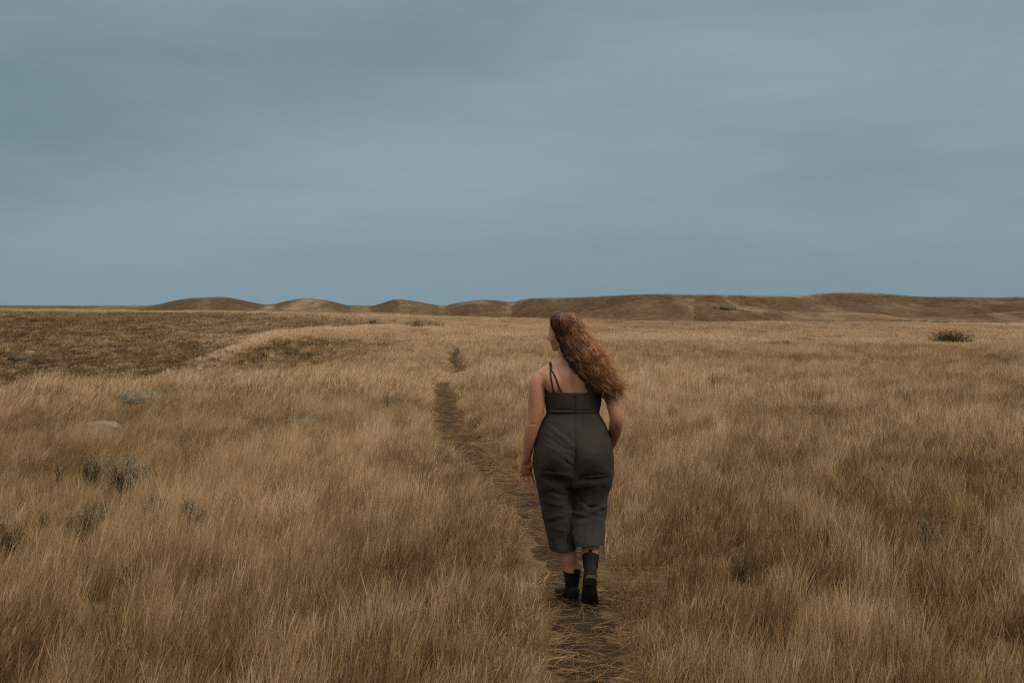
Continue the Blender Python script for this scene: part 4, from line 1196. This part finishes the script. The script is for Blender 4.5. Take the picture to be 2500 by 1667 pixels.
# ---------------- boots.  local frame: origin under the back of the heel, +Y toe, +Z up
def foot_outline(t):
    """half-width left/right of the centre line at t along the foot (0 heel .. 1 toe)"""
    w = np.interp(t, [0, .04, .12, .25, .45, .62, .75, .88, .96, 1.0], [.012, .026, .034, .036, .036, .043, .047, .043, .034, .018])
    return w
def make_boot(M, shaft_dir, shaft_len, inner_side):
    """M: 4x4 local->world; shaft_dir in local coordinates"""
    L = .265
    T = lambda p: M @ Vector(p)
    b2 = bmesh.new()
    # upper: sections along the foot (vertical rings)
    rings = []
    for t in np.linspace(0.0, 1.0, 22):
        w = float(foot_outline(t)); h = float(np.interp(t, [0, .1, .28, .45, .6, .75, .88, 1.0], [.075, .100, .108, .092, .076, .066, .060, .042]))
        z0 = float(np.interp(t, [0, .3, .5, 1], [.033, .030, .012, .016]))
        a = np.linspace(0, 2 * math.pi, 24, endpoint=False)
        cx_ = inner_side * .006 * math.sin(t * math.pi)
        yy_ = L * t * .985 + .004
        top = z0 + max(h - z0, .012)
        rings.append([T((cx_ + math.cos(q) * w, yy_, (z0 + top) / 2 + np.sign(math.sin(q)) * abs(math.sin(q)) ** .8 * (top - z0) / 2)) for q in a])
    loft(b2, rings)
    sd_ = Vector(shaft_dir).normalized()
    an = Vector((0, .062, .085))
    pts = [(np.array(T(an - sd_ * .02)), .036, .050), (np.array(T(an + sd_ * .03)), .037, .050), (np.array(T(an + sd_ * shaft_len * .6)), .044, .053), (np.array(T(an + sd_ * shaft_len)), .051, .060)]
    tube(b2, pts, n=24, ref=tuple(M.to_3x3() @ Vector((0, 1, 0))), round_ends=False)
    ball(b2, np.array(T((0, .030, .075))), .034, .030, .050, M.to_3x3())
    up = remeshed("boot", b2, .0035, 4, [m_boot], person)
    # open the top
    b3 = bmesh.new(); b3.from_mesh(up.data)
    pc = T(an + sd_ * (shaft_len - .006)); nw = (M.to_3x3() @ sd_).normalized()
    cut(b3, pc, nw)
    b3.to_mesh(up.data); b3.free()
    so = up.modifiers.new("thickness", 'SOLIDIFY'); so.thickness = .004; so.offset = -1
    def prism(name, outline, z0, z1, mat, lift=lambda y: 0):
        b4 = bmesh.new(); lo = [b4.verts.new(T((x, y, z0 + lift(y)))) for x, y in outline]; hi = [b4.verts.new(T((x, y, z1 + lift(y)))) for x, y in outline]
        n = len(lo)
        for i in range(n): b4.faces.new((lo[i], lo[(i + 1) % n], hi[(i + 1) % n], hi[i]))
        b4.faces.new(list(reversed(lo))); b4.faces.new(hi)
        bmesh.ops.recalc_face_normals(b4, faces=b4.faces)
        bmesh.ops.bevel(b4, geom=[e for e in b4.edges if len(e.link_faces) == 2 and e.calc_face_angle(0) > .9], offset=.0018, segments=2, affect='EDGES')
        me = bpy.data.meshes.new(name); b4.to_mesh(me); b4.free(); me.materials.append(mat)
        e_ = bpy.data.objects.new(name, me); COL.objects.link(e_); e_.parent = up
        return e_
    # sole follows the arch: split into strips so it can curve
    ts = np.linspace(0, 1, 40)
    left = [(-foot_outline(t) * 1.07 + inner_side * .006 * math.sin(t * math.pi), L * t * 1.01 - .002) for t in ts]
    right = [(foot_outline(t) * 1.07 + inner_side * .006 * math.sin(t * math.pi), L * t * 1.01 - .002) for t in ts]
    b4 = bmesh.new(); R_ = []
    for (a, b) in zip(left, right):
        zl = float(np.interp(a[1] / L, [0, .30, .42, .55, .85, 1.0], [.026, .024, .010, .002, .002, .008]))
        R_.append([b4.verts.new(T((a[0], a[1], zl))), b4.verts.new(T((b[0], b[1], zl))), b4.verts.new(T((b[0], b[1], zl + .012))), b4.verts.new(T((a[0], a[1], zl + .012)))])
    for r0, r1 in zip(R_[:-1], R_[1:]):
        for i in range(4): b4.faces.new((r0[i], r0[(i + 1) % 4], r1[(i + 1) % 4], r1[i]))
    b4.faces.new(R_[0]); b4.faces.new(list(reversed(R_[-1])))
    bmesh.ops.recalc_face_normals(b4, faces=b4.faces)
    me = bpy.data.meshes.new("sole"); b4.to_mesh(me); b4.free(); me.materials.append(m_sole)
    e_ = bpy.data.objects.new("sole", me); COL.objects.link(e_); e_.parent = up
    # heel block, D shaped
    ol = [(-foot_outline(t) * 1.0, L * t + .001) for t in np.linspace(.005, .25, 14)] + [(foot_outline(t) * 1.0, L * t + .001) for t in np.linspace(.25, .005, 14)]
    prism("heel", ol, 0.0, .0255, m_heel)
    # pull tab at the back of the shaft
    bk = an + sd_ * (shaft_len - .004)
    side_ = Vector((1, 0, 0)); nb_ = sd_.cross(side_).normalized()
    if nb_.y > 0: nb_ = -nb_
    b4 = bmesh.new()
    q = []
    for (s1, s2, s3) in [(-.010, -.045, .0), (.010, -.045, .0), (.010, .020, .0), (-.010, .020, .0)]:
        q.append((s1, s2))
    vv = []
    for off in (.0555, .0515):
        vv.append([b4.verts.new(T(bk + side_ * a + sd_ * b + nb_ * off)) for a, b in q])
    for i in range(4): b4.faces.new((vv[0][i], vv[0][(i + 1) % 4], vv[1][(i + 1) % 4], vv[1][i]))
    b4.faces.new(vv[0]); b4.faces.new(list(reversed(vv[1]))); bmesh.ops.recalc_face_normals(b4, faces=b4.faces)
    bmesh.ops.bevel(b4, geom=list(b4.edges), offset=.001, segments=1, affect='EDGES')
    me = bpy.data.meshes.new("pull_tab"); b4.to_mesh(me); b4.free(); me.materials.append(m_elastic)
    e_ = bpy.data.objects.new("pull_tab", me); COL.objects.link(e_); e_.parent = up
    # elastic side panels
    for s_ in (-1, 1):
        b4 = bmesh.new()
        ball(b4, (0, 0, 0), 1, 1, 1)
        fr = Matrix((side_, -nb_, sd_)).transposed()
        c = an + sd_ * (shaft_len - .045) + side_ * s_ * (.0385)
        for v in b4.verts: v.co = T(c + fr @ Vector((v.co.x * .0055, v.co.y * .018, v.co.z * .036)))
        me = bpy.data.meshes.new("elastic_panel"); b4.to_mesh(me); b4.free(); me.materials.append(m_elastic)
        e_ = bpy.data.objects.new("elastic_panel", me); COL.objects.link(e_); e_.parent = up
    return up

# planted left boot, toes a little out to the left
gz = -0.018
ML = Matrix.Translation((.3665, 5.70, gz)) @ Matrix.Rotation(R(19), 4, 'Z')
make_boot(ML, (0.0, -.02, 1), .118, 1)
# trailing right boot, heel lifted, toe still on the ground
hb = WP(1442, 1409, 5.515)
MR = Matrix.Translation(Vector(hb)) @ Matrix.Rotation(R(-4), 4, 'Z') @ Matrix.Rotation(R(-55), 4, 'X')
inv = MR.to_3x3().inverted()
sdl = inv @ Vector(SH)
make_boot(MR, tuple(sdl), .105, -1)

# ---------------- hair
ENV = [  # t, left px, left py, right px, right py, depth centre (rel YB), depth half
 (0.00, 1368, 763, 1388, 762.5, .000, .030), (0.04, 1352, 769, 1401, 767, .000, .085), (0.09, 1345, 779, 1411, 777, .000, .108), (0.16, 1346, 795, 1421, 793, .000, .116),
 (0.24, 1357, 815, 1428, 808, -.005, .112), (0.32, 1367, 836, 1434, 823, -.020, .100), (0.42, 1378, 862, 1451, 842, -.050, .085), (0.52, 1388, 880, 1468, 861, -.075, .070),
 (0.62, 1403, 898, 1479, 882, -.085, .058), (0.72, 1416, 917, 1491, 906, -.090, .050), (0.82, 1431, 938, 1501, 925, -.090, .044), (0.92, 1452, 955, 1510, 940, -.088, .038), (1.0, 1474, 968, 1514, 949, -.085, .028)]
EN = np.array(ENV, float)
def env(t):
    return np.array([np.interp(t, EN[:, 0], EN[:, k]) for k in range(1, 7)])
def hair_pt(t, phi, rho):
    Lx, Ly, Rx, Ry, dc, dh = env(t)
    c = WP((Lx + Rx) / 2, (Ly + Ry) / 2, YB); l = WP(Lx, Ly, YB); r = WP(Rx, Ry, YB)
    ax = (r - l) / 2
    return c + ax * math.cos(phi) * rho + np.array([0, dc - dh * math.sin(phi) * rho, 0])
# hair mass under the strands
bm = bmesh.new(); rings = []
for t in np.linspace(0.0, .97, 46):
    rho = (.90 if t < .1 else .95) if t < .4 else .90 - (t - .4) * .85
    ring_ = []
    for k in range(36):
        ph = 2 * math.pi * k / 36
        rr_ = rho
        if .08 < t < .46 and math.cos(ph) < -.05 and math.sin(ph) < .12: rr_ = rho * .45   # face opening
        ring_.append(hair_pt(t, ph, rr_ * (1 + .05 * math.sin(ph * 7 + t * 20))))
    rings.append(ring_)
loft(bm, rings)
hair = remeshed("hair", bm, .006, 3, [m_haircore], person)
# strands: three-sided tubes, gathered in wavy locks
hv_v, hv_f, hv_a = [], [], []
hr = np.random.default_rng(5)
nlock = 330
def add_strand(P, rad, val, tip=0.0):
    b0 = len(hv_v); n = len(P)
    T_ = np.gradient(P, axis=0); T_ /= np.linalg.norm(T_, axis=1)[:, None] + 1e-9
    e1 = np.cross(T_, [0.1, 1, 0.05]); e1 /= np.linalg.norm(e1, axis=1)[:, None] + 1e-9
    e2 = np.cross(T_, e1)
    for i in range(n):
        r = rad * (1 - .7 * (i / (n - 1)) ** 3)
        for k in range(3):
            a = 2.0944 * k
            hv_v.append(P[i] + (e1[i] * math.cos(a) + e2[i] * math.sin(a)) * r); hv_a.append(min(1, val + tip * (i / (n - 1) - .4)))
    for i in range(n - 1):
        for k in range(3):
            a, b = b0 + 3 * i + k, b0 + 3 * i + (k + 1) % 3
            hv_f.append((a, b, b + 3, a + 3))
for li in range(nlock):
    while True:
        phi0 = hr.uniform(-math.pi, math.pi)
        if not (math.cos(phi0) < -.1 and math.sin(phi0) < .10) or hr.uniform() < .0: break
        if hr.uniform() < .12: break
    facing = math.cos(phi0) < -.05 and math.sin(phi0) < .12
    rho0 = hr.uniform(.88, 1.05)
    t0 = hr.uniform(0, .10); t1 = hr.uniform(.55, 1.06) if not facing else hr.uniform(.05, .09)
    wl_ = hr.uniform(.13, .28); amp = hr.uniform(.004, .012); ph1 = hr.uniform(0, 6.3); ph2 = hr.uniform(0, 6.3)
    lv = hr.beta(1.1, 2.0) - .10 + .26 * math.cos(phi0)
    swirl = hr.normal(0, .30)
    fq = hr.uniform(1.25, 1.8); am2 = hr.uniform(.1, .35)
    for s_ in range(14):
        phi = phi0 + hr.normal(0, .085); rho = rho0 + hr.normal(0, .03)
        dph = hr.normal(0, .28); n = 38
        pts = []
        te = t1 + hr.normal(0, .035)
        for i in range(n):
            t = t0 + (te - t0) * i / (n - 1)
            tt = min(max(t, 0), 1)
            p = hair_pt(tt, phi + swirl * tt ** 1.5, rho * (1 + .04 * math.sin(t * 30 + ph1)))
            if t > 1: p = p + np.array([.02, 0, -.03]) * (t - 1) / .05
            g = sstep(.05, .4, np.array(t)) * (1 + .5 * t)
            p = p + np.array([math.sin(2 * math.pi * t / wl_ + ph1 + dph) * .9, math.cos(2 * math.pi * t / wl_ + ph2 + dph) * .8, math.sin(2 * math.pi * t / wl_ + ph2 + dph) * .45]) * amp * g + np.array([math.sin(2 * math.pi * t * fq / wl_ + ph2 + dph), math.cos(2 * math.pi * t * fq / wl_ + ph1), math.sin(2 * math.pi * t * fq / wl_ + ph1 + dph) * .6]) * amp * am2 * g
            pts.append(p)
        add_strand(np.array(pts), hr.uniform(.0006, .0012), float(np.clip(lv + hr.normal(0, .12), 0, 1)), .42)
# loose flyaways on the windward and lee side
for k in range(340):
    phi = hr.uniform(-.9, 1.4); t0 = hr.uniform(.05, .85); te = t0 + hr.uniform(.1, .35)
    a0 = hr.uniform(0, 6.3); out = hr.uniform(.01, .065); pts = []
    for i in range(22):
        f = i / 21; t = t0 + (te - t0) * f
        p = hair_pt(min(t, 1), phi, 1.0) + np.array([out * f ** 1.5 * 1.2 + .005 * math.sin(f * 12 + a0), .01 * math.sin(f * 7 + a0), .012 * f ** 1.5 + .004 * math.cos(f * 11 + a0)])
        pts.append(p)
    add_strand(np.array(pts), .0008, .7)
for k in range(50):   # frizz at the crown
    phi = hr.uniform(0, 6.3); t0 = hr.uniform(.0, .12); te = t0 + hr.uniform(.04, .1); a0 = hr.uniform(0, 6.3); pts = []
    if math.cos(phi) < -.05 and math.sin(phi) < .12: te = min(te, .1)
    for i in range(12):
        f = i / 11
        p = hair_pt(t0 + (te - t0) * f, phi, 1.02) + (hair_pt(t0, phi, 1) - hair_pt(.2, phi, 0)) * .08 * math.sin(f * 3.1) + np.array([.003 * math.sin(f * 9 + a0), 0, .002])
        pts.append(p)
    add_strand(np.array(pts), .0006, .7)
me = bpy.data.meshes.new("hair_strands")
me.from_pydata([tuple(v) for v in hv_v], [], hv_f); me.update()
a_ = me.attributes.new('hv', 'FLOAT', 'POINT'); a_.data.foreach_set('value', np.array(hv_a, np.float32))
me.materials.append(m_hair); me.polygons.foreach_set('use_smooth', [True] * len(me.polygons))
e_ = bpy.data.objects.new("strands", me); COL.objects.link(e_); e_.parent = hair


build_grass()
